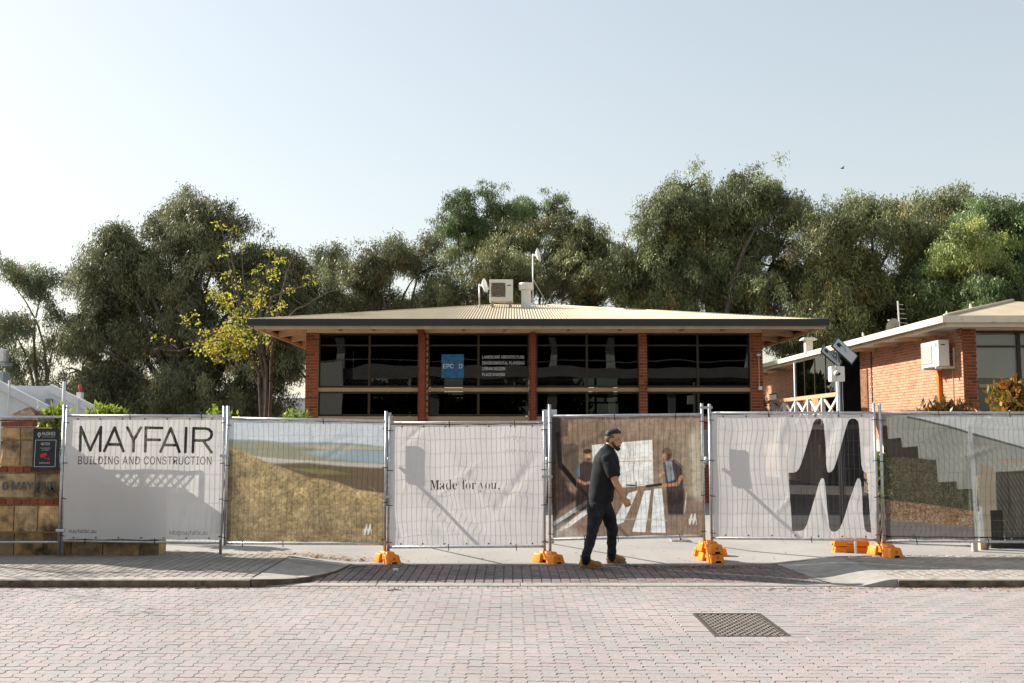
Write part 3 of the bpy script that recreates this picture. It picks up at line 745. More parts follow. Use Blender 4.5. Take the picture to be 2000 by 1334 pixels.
# ---------------------------------------------------------------- the brick wing on the right
XW, YW, XE, YEV = 12.08, 26.6, 11.2, 25.6
gzt, gzb = at(1850, 618, YEV).z, at(1850, 630.5, YEV).z
wing = thing('brick_wing', 'long orange brick building at right with cream gutter, its side wall in sun', 'brick building', (XW+3, YW, -.4))
zw = gzb-.02
MB().box(XW+.02, XW+.25, YW+.02, 34.5, -.4, zw).build('wall', m_mortar2, wing)
wi = brick_items(34.5-YW, 1.45, zw-.05, phase=1, BL=.226, BH=.072, J=.014)
wi = [(YW+u, z, w) for u, z, w in wi if not (33.33 < YW+u < 33.47)]
wi.sort(key=lambda t: t[0]-.6*t[1] if t[1] > 2.1 else 99)
rn2 = np.random.default_rng(15)
pal2 = [(1, 1, 1), (1.1, 1.06, 1.0), (.9, .9, .92), (1.05, 1.1, 1.1), (.8, .76, .76), (1.15, 1.0, .9)]
lay(wing, m_brick2, wi, lambda u, z: (XW+.008, u, z), 220, rn2, rotz=-math.pi/2, pal=pal2)
MB().box(XW+.02, XW+.37, YW+.008, YW+.35, -.4, zw).build('pier', m_mortar, wing)
pi_ = [(XW+u, z, w) for u, z, w in brick_items(.37, 1.45, zw-.05)]; pi_.sort(key=lambda t: -t[1])
lay(wing, m_brick, pi_, lambda u, z: (u, YW+.002, z), 70, rn2)
# far part of the side wall beyond the recess
MB().box(XW+.02, XW+.25, 39.3, 62, -.4, zw).build('wall', m_mortar2, wing)
wi = [(39.3+u, z, w) for u, z, w in brick_items(16, 2.0, zw-.05) if not (45.4 < 39.3+u < 46.8 and 2 < z < 3.4)]
lay(wing, m_brick2, wi, lambda u, z: (XW+.008, u, z), 0, rn2, rotz=-math.pi/2, pal=pal2)
MB().box(13.9, 14.1, 34.5, 39.3, -.4, zw).build('recess_wall', m_dark, wing)
MB().box(XW+.26, 13.89, 34.3, 34.5, -.4, zw).build('recess_wall', m_brick, wing, tint=(1, 1, 1))
MB().box(XW+.26, 13.89, 39.31, 39.5, -.4, zw).build('recess_wall', m_dark, wing)
dw = MB().box(XW-.0, XW+.02, 45.4, 46.8, 2.0, 3.45).build('window', m_bronze, wing)
MB().box(XW-.012, XW-.004, 45.45, 46.75, 2.05, 3.4).build('pane', m_glass2, dw)
MB().box(XE, 13.9, 34.3, 62, 1.78, 1.95).build('deck', m_timber, wing, tint=(1, 1, 1))
MB().box(XW+.26, 20, YW+.4, 34.3, 1.75, 1.9).build('floor_slab', m_dark, wing)
MB().box(XW+.4, 20, 33.9, 34.2, 1.9, zw).build('rear_wall', m_dark, wing)
# front with window and blind
xf0 = XW+.38
MB().box(xf0, 20, YW+.05, YW+.2, at(1950, 645, YW).z, zw).build('head_panel', m_cream, wing)
MB().box(xf0, 20, YW+.05, YW+.25, -.4, 1.75).build('spandrel_wall', m_mortar, wing)
for pa, pb in ((1904, 1993), (1993, 2120)):
    xa, xb = at(pa, 700, YW).x, at(pb, 700, YW).x; z0, z1 = 1.76, at(1950, 645.5, YW).z
    fw = MB(); w = .05
    for a, b in ((xa, xa+w), (xb-w, xb)): fw.box(a+.001, b-.001, YW+.06, YW+.13, z0, z1)
    for z in (z0, at(1950, 758, YW).z, at(1950, 678, YW).z, z1-.05): fw.box(xa+w, xb-w, YW+.062, YW+.128, z, z+.05)
    wn = fw.build('window', m_bronze, wing)
    MB().box(xa+w, xb-w, YW+.09, YW+.098, z0, z1).build('pane', m_glass2, wn)
    MB().box(xa+w+.01, xb-w-.01, YW+.16, YW+.17, at(1950, 737.5, YW).z, z1-.03).build('blind', m_blind, wn)
MB().box(xf0+.01, 20, YW-.02, YW+.048, at(1950, 757, YW).z, at(1950, 750.5, YW).z).build('transom_rail', m_tan, wing)
# roof, gutters, soffit
dd = 3.6; az = at(1985, 588, YEV+dd).z
wr = MB(); XA = XE+dd; XEE = XE+2*dd
wr.add([(XE, YEV, gzt), (XA, YEV+dd, az), (XEE, YEV, gzt)], [(0, 2, 1)])
wr.add([(XE, YEV, gzt), (XA, YEV+dd, az), (XA, 64, az), (XE, 64, gzt)], [(0, 1, 2, 3)])
wr.add([(XEE, YEV, gzt), (XEE, 64, gzt), (XA, 64, az), (XA, YEV+dd, az)], [(0, 1, 2, 3)])
wroof = wr.build('roof', m_roof, wing)
MB().tube([(XE, YEV, gzt+.02), (XA, YEV+dd, az+.02)], .05, 8).build('ridge_cap', m_roof, wroof, smooth=True)
gg = MB().box(XE-.12, XEE, YEV-.13, YEV, gzb, gzt+.01).box(XE-.12, XE, YEV+.001, 64, gzb, gzt+.01)
gg.build('gutter', m_rust, wing)
ff = MB().box(XE+.05, XEE, YEV+.03, YEV+.07, gzb-.10, gzb+.05).box(XE+.03, XE+.07, YEV+.08, 64, gzb-.10, gzb+.05)
ff.build('fascia', m_rust, wing)
MB().box(XE+.08, XW+.02, YEV+.08, 64, gzb-.03, gzb-.005).box(XW+.03, XEE, YEV+.08, YW+.05, gzb-.03, gzb-.005).build('soffit', m_white, wing)
for y in (27.5, 29.2, 31, 33, 35, 37, 39.2, 41.5, 44, 47):
    MB().beam((XE+.1, y, gzb-.08), (XW-.0, y, gzb-.10), .06, .10).build('rafter', m_cream, wing)
MB().box(XW-.10, XW-.0, 27.94, 28.08, -.4, 3.46).build('downpipe', m_pipe, wing)
MB().box(XW-.03, XW-.0, 28.10, 28.16, -.4, 3.46).build('conduit', m_cream, wing)
MB().tube([(XW-.02, 27.2, -.3), (XW-.02, 27.2, 3.5)], .013, 6).build('conduit', m_cream, wing)
MB().box(XW-.004, XW+.019, 33.34, 33.46, -.4, zw).build('expansion_joint', m_black, wing)
# glazed screen and railing of the deck
pz = at(1637, 771, 34.2).z
for y in (34.25, 39.35): MB().box(XE-.04, XE+.05, y-.05, y+.05, 1.95, gzb-.101).build('post', m_white, wing)
MB().box(XE-.05, XE+.09, 34.31, 39.29, pz-.05, pz+.09).build('handrail', m_rail, wing)
MB().box(XE-.05, XE+.09, 39.41, 62, pz-.05, pz+.09).build('handrail', m_rail, wing)
sx = MB()
for y in (35.5, 36.77, 38.03): sx.box(XE-.02, XE+.04, y-.03, y+.03, pz+.09, gzb-.101)
scr = sx.build('glass_screen', m_bronze, wing)
for a, b in ((34.31, 35.46), (35.54, 36.73), (36.81, 37.99), (38.07, 39.29)): MB().box(XE, XE+.01, a, b, pz+.09, gzb-.11).build('pane', m_glass2, scr)
m_grt = M('pale_grey_timber', (.72, .70, .69), .7, var=.12, scale=3)
ys = [34.25+1.7*k for k in range(12)]
for a, b in zip(ys[:-1], ys[1:]):
    MB().beam((XE, a, pz-.06), (XE, b, 2.0), .05, .09).build('brace', m_grt, wing)
    MB().beam((XE+.05, b, pz-.06), (XE+.05, a, 2.0), .05, .09).build('brace', m_grt, wing)
    MB().box(XE-.05, XE+.09, b-.045, b+.045, 1.95, pz-.051).build('baluster', m_grt, wing)
wac = thing('air_conditioner', 'white air conditioner bracketed high on the sunlit side wall', 'air conditioner', (11.75, 27.5, 3.45))
aircon_box(wac, 11.58, 11.88, 26.95, 28.1, 3.48, 4.2, '-x')
for y in (27.08, 27.92): MB().box(11.55, XW-.001, y, y+.04, 3.42, 3.478).box(XW-.04, XW-.002, y+.001, y+.039, 3.479, 4.0).build('bracket', m_acwhite, wac)
# dish, mast, flue and birds on the wing roof
def wz(x): return gzt+(az-gzt)*(x-XE)/dd+.01
q = at(1743, 637, 30.2); b = Vector((11.45, 30.2, wz(11.45)))
sd = thing('satellite_dish', 'grey satellite dish on the wing roof, seen from behind', 'satellite dish', b)
d = MB(); n = 20; ax = Vector((-.25, .9, .35)).normalized(); e1 = ax.cross(Vector((0, 0, 1))).normalized(); e2 = ax.cross(e1); cc = Vector((q.x, 30.2, b.z+.16)); vs = [cc-ax*.07]
for rr, o_ in ((.5, -.05), (1, 0)):
    for k in range(n): vs.append(cc+ax*o_+(e1*math.cos(2*math.pi*k/n)*.23+e2*math.sin(2*math.pi*k/n)*.25)*rr)
fs = [(0, 1+(k+1) % n, 1+k) for k in range(n)]+[(1+k, 1+(k+1) % n, 1+n+(k+1) % n, 1+n+k) for k in range(n)]
d.add(vs, fs).add([Vector(v)-ax*.015 for v in vs], fs).build('dish', M('dish_grey', (.22, .235, .245), .5, var=.05), sd, smooth=True)
MB().tube([b, cc-ax*.07], .02, 6).build('bracket', m_steel, sd)
MB().tube([cc-e2*.2, cc+ax*.28-e2*.12], .012, 5).build('feed_arm', m_steel, sd)
q = at(1757, 640, 30.5); b = Vector((q.x, 30.5, wz(11.8)-.05))
an = thing('aerial_mast', 'thin white aerial mast beside the grey satellite dish', 'aerial', b)
MB().tube([b, (b.x-.03, b.y, at(1755, 588, 30.5).z)], .022, 6).build('mast', m_white, an)
ar = MB()
for k in range(5): z = at(1755, 594+9*k, 30.5).z; ar.tube([(b.x-.06, b.y, z), (b.x+.10+.03*k, b.y-.1, z-.03)], .006, 4)
ar.build('element', m_steel, an)
Yv = 37.4; q = at(1579, 683, Yv); b = Vector((q.x, Yv, wz(XE+.2)-.1))
fv = thing('flue', 'small white square flue with a flat cowl on the far wing roof', 'flue', b)
MB().box(b.x-.13, b.x+.13, Yv-.13, Yv+.13, b.z, at(1579, 664, Yv).z).build('shaft', m_acwhite, fv)
z = at(1579, 664.5, Yv).z; MB().add([(b.x-.29, Yv-.25, z), (b.x+.29, Yv-.25, z), (b.x+.29, Yv+.25, z), (b.x-.29, Yv+.25, z), (b.x-.2, Yv-.18, z+.09), (b.x+.2, Yv-.18, z+.09), (b.x+.2, Yv+.18, z+.09), (b.x-.2, Yv+.18, z+.09)], [(3,2,1,0),(4,5,6,7),(0,1,5,4),(1,2,6,5),(2,3,7,6),(3,0,4,7)]).build('cowl', m_acwhite, fv)
m_bird = M('white_feathers', (.74, .73, .70), .8, var=.05); m_beak = M('grey_beak', (.12, .12, .12), .5, var=0)
def bird(label, px, py, Y, h):
    q = at(px, py, Y); t = thing('white_bird', label, 'bird', q, 'white birds perched on the wing roof')
    b = MB(); k = h
    b.tube([q+Vector((.10*k, .05*k, .10*k)), q+Vector((.05*k, 0, .30*k)), q+Vector((0, 0, .50*k)), q+Vector((-.02*k, 0, .68*k)), q+Vector((-.03*k, 0, .80*k)), q+Vector((-.05*k, 0, .92*k)), q+Vector((-.05*k, 0, 1.0*k))],
           [.03*k, .12*k, .19*k, .17*k, .11*k, .115*k, .04*k], 12)
    b.build('body', m_bird, t, smooth=True)
    MB().tube([q+Vector((.10*k, .05*k, .22*k)), q+Vector((.14*k, .1*k, -.06*k))], [.07*k, .045*k], 8).build('tail', m_bird, t, smooth=True)
    MB().tube([q+Vector((-.13*k, 0, .91*k)), q+Vector((-.22*k, 0, .86*k))], [.035*k, .008*k], 6).build('beak', m_beak, t)
    MB().tube([q+Vector((-.03*k, -.04*k, -.04*k)), q+Vector((0, -.04*k, .32*k))], .015*k, 5).build('leg', m_beak, t)
    MB().tube([q+Vector((-.03*k, .04*k, -.04*k)), q+Vector((0, .04*k, .32*k))], .015*k, 5).build('leg', m_beak, t)
bird('white bird perched on the hip of the wing roof, the topmost of the three', 1896, 607, 27.3, .20)
bird('white bird on the gutter corner above the wall air conditioner', 1849.5, 618, 25.6, .14)
bird('white bird on the gutter just right of the solar panels', 1686, 661, 31.5, .20)

# ---------------------------------------------------------------- solar camera pole
Yp = 20.0; b = at(1640.5, 842, Yp); b.z = ground_z(b.x, Yp)
cp = thing('camera_pole', 'grey surveillance pole with tilted solar panels and a white camera cabinet', 'camera pole', b)
MB().tube([b, (b.x, Yp, at(1640, 672, Yp).z)], .045, 12).build('pole', m_greyp, cp, smooth=True)
m_pv = M('panel_back', (.50, .50, .50), .5, var=.04, scale=4); m_pvf = M('panel_frame', (.02, .022, .025), .4, var=0)
def solar(c, ax_l, ax_s, l, s):
    c = Vector(c); al = Vector(ax_l).normalized(); as_ = Vector(ax_s); as_ = (as_-al*as_.dot(al)).normalized(); nn = al.cross(as_).normalized()
    if nn.y > 0: nn = -nn
    def slab(l, s, o0, o1):
        vs = []
        for o in (o0, o1):
            for i, j in ((-1, -1), (1, -1), (1, 1), (-1, 1)): vs.append(c+al*l/2*i+as_*s/2*j+nn*o)
        return MB().add(vs, [(3,2,1,0),(4,5,6,7),(0,1,5,4),(1,2,6,5),(2,3,7,6),(3,0,4,7)])
    f = slab(l, s, -.02, .0).build('solar_panel', m_pvf, cp)
    slab(l-.05, s-.05, .001, .006).build('backsheet', m_pv, f)
    e = c+al*l*.3*(-1)
    j = MB(); vs = []
    for o in (.006, .03):
        for i, q in ((-1, -1), (1, -1), (1, 1), (-1, 1)): vs.append(e+al*.04*i+as_*.035*q+nn*o)
    j.add(vs, [(3,2,1,0),(4,5,6,7),(0,1,5,4),(1,2,6,5),(2,3,7,6),(3,0,4,7)]).build('junction_box', m_black, f)
    MB().tube([e+nn*.02, e+al*.10+as_*.05+nn*.03, e+al*.2-as_*.02+nn*.02], .005, 5).build('cable', m_black, f)
pA, pB = at(1652, 670, Yp-.05), at(1666, 698, Yp-.05)
solar(at(1650, 685.5, Yp-.10), at(1667, 701, Yp)-at(1633, 670, Yp), Vector((.20, .12, .10)), .56, .31)
solar(at(1624, 696, Yp-.05), at(1640, 710, Yp)-at(1608, 682, Yp), Vector((.12, .22, .13)), .50, .33)
MB().tube([at(1641, 690, Yp), at(1650, 684, Yp-.03)], .03, 8).tube([at(1641, 690, Yp), at(1628, 690, Yp)], .03, 8).build('bracket', m_greyp, cp)
q0, q1 = at(1616.5, 746, Yp), at(1642, 717, Yp)
bxm = MB().box(q0.x, q1.x, Yp-.24, Yp-.05, q0.z, q1.z).build('cabinet', m_acwhite, cp, bevel=.012)
MB().box(q0.x+.10, q0.x+.106, Yp-.2405, Yp-.238, q0.z+.012, q1.z-.012).build('door_seam', m_lettergrey, bxm)
cm = MB().ball(at(1634, 729, Yp-.28), .055, .05, .055).build('camera_dome', m_white, cp, smooth=True)
MB().tube([at(1634, 731, Yp-.30), at(1639, 730, Yp-.40)], [.035, .03], 8).build('lens', m_black, cm)
for px in (1638.5, 1645): MB().tube([(at(px, 800, Yp).x, Yp-.05, b.z), (at(px, 800, Yp).x, Yp-.05, at(px, 715, Yp).z)], .008, 5).build('conduit', m_steel, cp)

# ---------------------------------------------------------------- the white building on the left
Yl = 34.0
wbq = thing('white_building', 'white rendered building with stepped sloping parapets behind the stone wall', 'white building', (at(60, 830, Yl).x, Yl, -.62))
def pg(pts, Y): return [(at(x, y, Y).x, at(x, y, Y).z) for x, y in pts]
def zfix(poly): return [(x, max(z, -.5)) if z > 1.95 else (x, -.5) for x, z in poly]
MB().prism_y(zfix(pg([(-260, 830), (93, 830), (93, 798), (0, 750), (-60, 722), (-260, 650)], Yl)), Yl, Yl+.4).build('wall', m_wall, wbq)
MB().prism_y(zfix(pg([(93.5, 830), (213, 830), (213, 812), (97, 754), (15, 753), (15, 830)], Yl+.5)), Yl+.5, Yl+.9).build('wall', m_wall, wbq)
MB().box(-24, -17.2, Yl+.91, Yl+7, -.5, 2.6).build('rear_block', m_wall, wbq)
def coping(pa, pb, Y):
    a, b_ = at(*pa, Y), at(*pb, Y); a.y -= .02; b_.y -= .02; a.z += .0; MB().beam(a, b_, .16, .26).build('coping', m_wall, wbq)
coping((-60, 724), (0, 752), Yl); coping((0, 752), (93, 799), Yl); coping((97, 757), (213, 814), Yl+.5)
for px, y0, y1, yy in ((18, 743, 830, Yl-.12), (126, 745, 830, Yl-.3), (152, 778, 830, Yl+.35)):
    w = 3.2 if px == 126 else 1.6; r = w/sc(yy)
    MB().tube([(at(px, y0, yy).x, yy, 1.6), (at(px, y0, yy).x, yy, at(px, y0, yy).z)], r, 10).build('pipe', m_wall, wbq, smooth=True)
q = at(95, 783, Yl+.35); MB().box(q.x-.09, q.x+.09, Yl+.30, Yl+.49, q.z-.07, q.z+.07).build('vent_box', m_greyp, wbq)
c0, c1 = at(147, 783, Yl+1.2), at(160.5, 766, Yl+1.2)
ch = MB().box(c0.x, c1.x, Yl+1.2, Yl+1.5, c0.z-1, c0.z+.06).box(c0.x+.02, c1.x-.05, Yl+1.22, Yl+1.45, c0.z+.061, c1.z).build('chimney', m_wall, wbq)
MB().lathe([(.05, 0), (.055, .12), (.085, .13), (.06, .27)], ((c0.x+c1.x)/2, Yl+1.3, c1.z), 10).build('chimney_pot', m_terra, ch)
tk = thing('metal_tank', 'cylindrical steel tank on a boxed stand at the left edge behind the white building', 'tank', (at(-2, 700, Yl+3).x, Yl+4.5, -.6))
c = at(-4, 708, Yl+4.5); k = sc(Yl+4.5)
MB().lathe([(.36, 0), (.38, .02), (.38, 24/k), (.3, 26/k)], (c.x, c.y, c.z), 20).build('tank_drum', m_steel, tk)
MB().box(c.x-.45, c.x+.42, c.y-.3, c.y+.3, c.z-.12, c.z-.01).build('shelf', m_greyp, tk)
MB().box(c.x-.4, c.x+.36, c.y-.28, c.y+.28, at(0, 727, Yl+4.5).z-4.2, at(0, 727, Yl+4.5).z).build('stand', m_greyp, tk)
MB().tube([(c.x, c.y+.1, at(0, 727, Yl+4.5).z), (c.x, c.y+.1, c.z-.12)], .05, 6).build('leg', m_greyp, tk)
# far pale shed seen between the trees
ps = thing('pale_shed', 'long pale grey shed far behind, seen low between trees left of the brick office', 'shed', (-22, 95, -.6))
x0, x1 = at(440, 790, 95).x, at(640, 790, 95).x
MB().box(x0, x1, 95, 110, -.6, at(560, 778, 95).z).build('wall', m_wall, ps)
MB().prism_x([(94.5, at(560, 778, 95).z+.01), (110.5, at(560, 778, 95).z+.01), (102, at(560, 772, 102).z)], x0-.4, x1+.4).build('roof', m_pv, ps)
# ---------------------------------------------------------------- across the street (only its reflection shows)
op = thing('parking_building', 'pale concrete parking deck across the street, mirrored in the office windows', 'parking building', (0, -18, -.6))
m_shadecon = M('weathered_concrete', (.27, .27, .265), .9, var=.12, scale=1.2)
MB().box(-30, 30, -18.3, -18, 5.6, 6.5).build('parapet', m_shadecon, op)
MB().box(-30, 30, -36, -18.31, 5.35, 5.6).build('deck_slab', m_shadecon, op)
MB().box(-30, 30, -36, -17.6, 9.3, 10.6).build('roof_slab', m_shadecon, op)
MB().box(-30, 30, -36.3, -36, -.6, 10.6).build('rear_wall', m_dark, op)
for x in (-24, -15, -6, 3, 7.4, 12, 21, 29): MB().box(x-.3, x+.3, -19.6, -19.0, -.6, 5.34).build('column', m_shadecon, op)
for x in (-24, -13, 3.0, 7.4, 18, 29): MB().box(x-.3, x+.3, -19.6, -19.0, 5.61, 9.29).build('column', m_white, op)
MB().tube([(-30, -18.15, 7.0), (30, -18.15, 7.0)], .04, 6).build('guard_rail', m_steel, op)
MB().box(-14.5, -12.6, -17.9, -17.6, -.6, 6.9).build('stair_wall', m_white, op)
# ================================================================ FOLIAGE
def leaves(centers, n_each, L, Wd, spread, drop, droop, rnd, rn, outw=None, hue=None, tri=False):
    C_ = np.repeat(np.asarray(centers, dtype=np.float32), n_each, axis=0); N = len(C_)
    t = rn.random((N, 1))
    p = C_ + rn.normal(size=(N, 3))*np.array(spread)
    p[:, 2:3] -= t*drop
    if outw is not None:
        p += np.repeat(outw, n_each, axis=0)*(t*.35)
    d = rn.normal(size=(N, 3))*rnd; d[:, 2] -= droop
    d /= np.linalg.norm(d, axis=1, keepdims=True)+1e-6
    w = np.cross(d, rn.normal(size=(N, 3))); w /= np.linalg.norm(w, axis=1, keepdims=True)+1e-6
    l = L*(.7+.6*rn.random((N, 1))); b = Wd*(.7+.6*rn.random((N, 1)))
    if tri:
        V = np.stack([p+w*b*.5, p+d*l, p-w*b*.5], axis=1).reshape(-1, 3); F = np.arange(3*N).reshape(N, 3)
    else:
        V = np.stack([p, p+d*l*.45+w*b*.5, p+d*l, p+d*l*.45-w*b*.5], axis=1).reshape(-1, 3); F = np.arange(4*N).reshape(N, 4)
    tint = .65+.7*rn.random((N, 1)); T = np.repeat(tint, 3, axis=1)
    if hue is not None:                       # per-cluster colour shift and a few reddish leaves
        T = T*np.repeat(hue, n_each, axis=0)
    return V, F, T
def wavefield(p, s, ph):
    return np.sin(p[:, 0]*s+ph)+np.sin(p[:, 1]*s*1.1+ph*2)+np.sin(p[:, 2]*s*1.2+ph*3)+.6*np.sin((p[:, 0]+p[:, 2])*s*2.1+ph)
def bent(a, b, sag, n=6, rn=None):
    a, b = Vector(a), Vector(b); out = []
    jit = Vector(rn.normal(size=3)*.04*(b-a).length) if rn is not None else Vector()
    for i in range(n+1):
        t = i/n; p = a.lerp(b, t); p.z += sag*math.sin(t*math.pi); out.append(p+jit*math.sin(t*math.pi))
    return out
def gum(name, label, Y, base_px, lobes, trunk_r, seed, dens=1.0, L=.18, Wd=.043, mat=None, hue=(1, 1, 1), gap=-1.0, group='gum trees behind the building', drop=.75, forks=True, bark=None, up=0, per=100):
    rn = np.random.default_rng(seed); s = sc(Y)
    bx = at(base_px, 842, Y).x; base = Vector((bx, Y, -.45))
    root = thing(name, label, 'tree', base, group)
    Vs, Fs, Ts = [], [], []; off = 0; limb = MB(); lobec = []
    for (px, py, rx, rz) in lobes:
        c = at(px, py, Y + rn.normal()*1.1); r = np.array([rx/s, rx/s*.75, rz/s])
        # the lobe is built of leaf masses with gaps between them, each made of many small clusters
        area = rx*rz*math.pi; ns = max(4, int(dens*area/720))
        sd = rn.normal(size=(ns, 3)); sd /= np.linalg.norm(sd, axis=1, keepdims=True)
        sd[:, 2] = np.where(sd[:, 2] < -.55, -sd[:, 2]*.6, sd[:, 2])
        su = (.35+.65*rn.random((ns, 1))**.5); SC = np.array(c)+sd*r*su
        sr = .34+.52*rn.random(ns); shue = np.clip(1+.30*rn.normal(size=ns), .45, 1.9)
        n = max(6, int(dens*1.9*area/150)); pick = rn.integers(0, ns, n)
        q = rn.normal(size=(n, 3)); q /= np.linalg.norm(q, axis=1, keepdims=True); q *= (.35+.65*rn.random((n, 1)))
        P = SC[pick]+q*sr[pick][:, None]*np.array([1.15, 1.15, .85])
        dirs = q
        wisp = rn.random(n) < .15                      # loose sprays standing out of the outline
        P[wisp] += (P[wisp]-np.array(c))*(.42*rn.random((wisp.sum(), 1))**1.5)+np.array([0, 0, .35])*rn.random((wisp.sum(), 1))
        keep = wavefield(P, 1.7, seed*.37) > gap
        P, dirs, pick, wisp = P[keep], dirs[keep], pick[keep], wisp[keep]
        if len(P) == 0: continue
        lob = np.array(hue)*(1+.12*rn.normal())
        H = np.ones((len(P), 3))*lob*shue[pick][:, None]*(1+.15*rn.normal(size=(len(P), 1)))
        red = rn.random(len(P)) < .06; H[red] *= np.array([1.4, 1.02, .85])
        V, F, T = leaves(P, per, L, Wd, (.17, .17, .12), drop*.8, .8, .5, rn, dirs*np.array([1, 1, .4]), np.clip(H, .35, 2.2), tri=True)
        if up:
            pass
        Vs.append(V); Fs.append(F+off); Ts.append(T); off += len(V); lobec.append((Vector(c), r, P[~wisp] if (~wisp).sum() > 2 else P))
    V = np.concatenate(Vs); F = np.concatenate(Fs); T = np.concatenate(Ts)
    # trunk and limbs
    top = sum((c for c, r, P in lobec), Vector())/len(lobec)
    fork = base.lerp(Vector((top.x, top.y, top.z)), .42); fork.x = bx+(top.x-bx)*.25
    tr = MB(); tp = bent(base, fork, 0, 6, rn); tr.tube(tp, [trunk_r*(1.25-.6*i/6) for i in range(7)], 9)
    for c, r, P in lobec:
        end = c + Vector((0, 0, -.2*r[2])); st_ = tp[rn.integers(3, 7)]
        ln = (end-st_).length
        tr.tube(bent(st_, end, .10*ln, 6, rn), [trunk_r*.38*(1-.85*i/6) for i in range(7)], 6)
        for q in rn.choice(len(P), min(len(P), 7), replace=False):
            tr.tube(bent(end, P[q], .1, 3, rn), [trunk_r*.10, trunk_r*.08, trunk_r*.05, .008], 4, cap=False)
    tr.build('trunk', bark or m_bark, root, smooth=True)
    link('crown', fastmesh('crown', V, F, mat or m_leaf, T, base, tri=True), root)
    return root
NL = 0
gum('gum_tree', 'thin sparse gum tree at the far left edge, sky showing through its crown', 46, 96,
    [(25,545,60,42),(85,560,42,45),(15,620,50,40),(115,620,24,36),(60,690,36,36),(10,700,40,70),(-20,650,60,100),(30,750,60,45),(90,770,60,30),(150,770,60,35)], .26, 1, dens=.62, gap=-.45, bark=m_bark)
gum('gum_tree', 'broad dark gum tree with a rounded crown, the biggest on the left', 44, 352,
    [(385,408,56,30),(370,432,70,46),(330,480,105,60),(240,520,75,72),(420,500,95,70),(500,545,65,70),(300,580,120,80),(200,600,66,70),(168,660,52,52),(440,620,105,85),(300,680,100,60),(540,560,45,80),(565,640,45,90),(520,720,70,60),(245,745,55,40),(400,745,90,50),(230,468,28,32),(440,445,40,40),(160,720,40,40),(330,770,80,35),(560,530,30,50),(200,765,60,40),(280,795,70,30),(400,790,80,34),(480,780,60,40),(240,640,60,60),(450,690,70,60)], .5, 2, dens=1.2, hue=(1.0, .93, .86))
gum('gum_tree', 'low feathery gum tree just right of the big dark one, over the roof corner', 52, 640,
    [(640,530,44,50),(610,585,44,60),(668,560,44,55),(610,650,60,80),(680,620,50,60),(560,690,50,80)], .3, 3, dens=1.15, hue=(.95, .95, .9))
gum('gum_tree', 'olive gum tree with wispy tops, left of the rooftop air conditioner', 50, 780,
    [(765,510,52,45),(715,560,56,60),(815,525,52,55),(770,600,110,45),(690,600,50,50),(850,590,70,45),(735,500,22,30),(830,480,20,26),(880,580,50,50)], .35, 4, dens=1.2, hue=(1.12, 1.04, .95))
gum('gum_tree', 'tall gum tree with a flat dark green crown rising behind the roof vent', 58, 950,
    [(950,415,84,50),(895,445,48,55),(1010,430,60,50),(1072,408,40,26),(920,500,60,60),(985,480,60,50),(1050,440,50,40)], .45, 5, dens=1.3, hue=(.85, 1.02, .82), drop=.3, L=.2)
gum('gum_tree', 'wide dome shaped olive gum tree directly behind the rooftop aerials', 48, 1060,
    [(1060,495,105,70),(980,535,80,60),(1140,490,76,62),(1100,560,120,48),(1195,520,44,65),(935,575,60,40),(1180,580,60,40),(1010,590,90,30)], .4, 6, dens=1.35, hue=(1.15, 1.08, .86), drop=.45)
gum('gum_tree', 'tallest gum tree with heavy drooping foliage right of the roof ridge', 46, 1400,
    [(1380,405,84,56),(1450,362,64,42),(1505,392,62,54),(1312,430,62,56),(1400,485,115,75),(1300,520,86,66),(1480,500,95,78),(1232,520,46,60),(1250,580,60,36),(1420,570,120,46),(1330,585,90,36),(1530,575,56,50),(1500,640,60,40),(1440,600,60,40),(1345,360,30,36),(1540,440,30,50)], .55, 7, dens=1.3, hue=(1.05, 1.06, .9))
gum('gum_tree', 'spreading gum tree with pale tufts hanging over the wing roof', 44, 1700,
    [(1620,450,66,48),(1700,424,76,40),(1800,402,84,40),(1868,402,62,40),(1740,470,95,55),(1640,525,76,66),(1700,585,105,55),(1590,545,46,66),(1780,545,56,66),(1620,600,70,46),(1850,455,60,46),(1700,640,110,40),(1560,655,70,36),(1540,610,50,40),(1830,600,60,50),(1740,610,70,50),(1660,680,60,36),(1780,660,70,40)], .5, 8, dens=1.25, hue=(1.22, 1.18, .95), drop=.9)
gum('fig_tree', 'dense fine leaved evergreen tree at the far right edge with a light green lobe', 41, 1965,
    [(1945,432,56,50),(1995,445,56,46),(1970,545,76,66),(2020,500,56,76),(1900,590,90,50),(1850,560,60,60),(2040,580,50,60),(1930,480,40,40)], .4, 9, dens=1.6, hue=(.85, 1.05, .8), drop=.25, L=.15, group=None)
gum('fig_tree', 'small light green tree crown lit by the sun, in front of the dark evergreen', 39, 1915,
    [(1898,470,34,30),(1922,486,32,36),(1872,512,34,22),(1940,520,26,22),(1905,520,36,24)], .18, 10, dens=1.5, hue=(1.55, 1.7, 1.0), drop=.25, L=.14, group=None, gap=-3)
# street tree just outside the frame, whose leaf shadow falls across the kerb on the left
gum('street_tree', 'young street tree standing behind the stone wall at the far left', 14.9, -400,
    [(-390,590,55,36),(-340,610,40,26)], .05, 21, dens=.25, L=.10, Wd=.035, group=None, drop=.25, per=30)

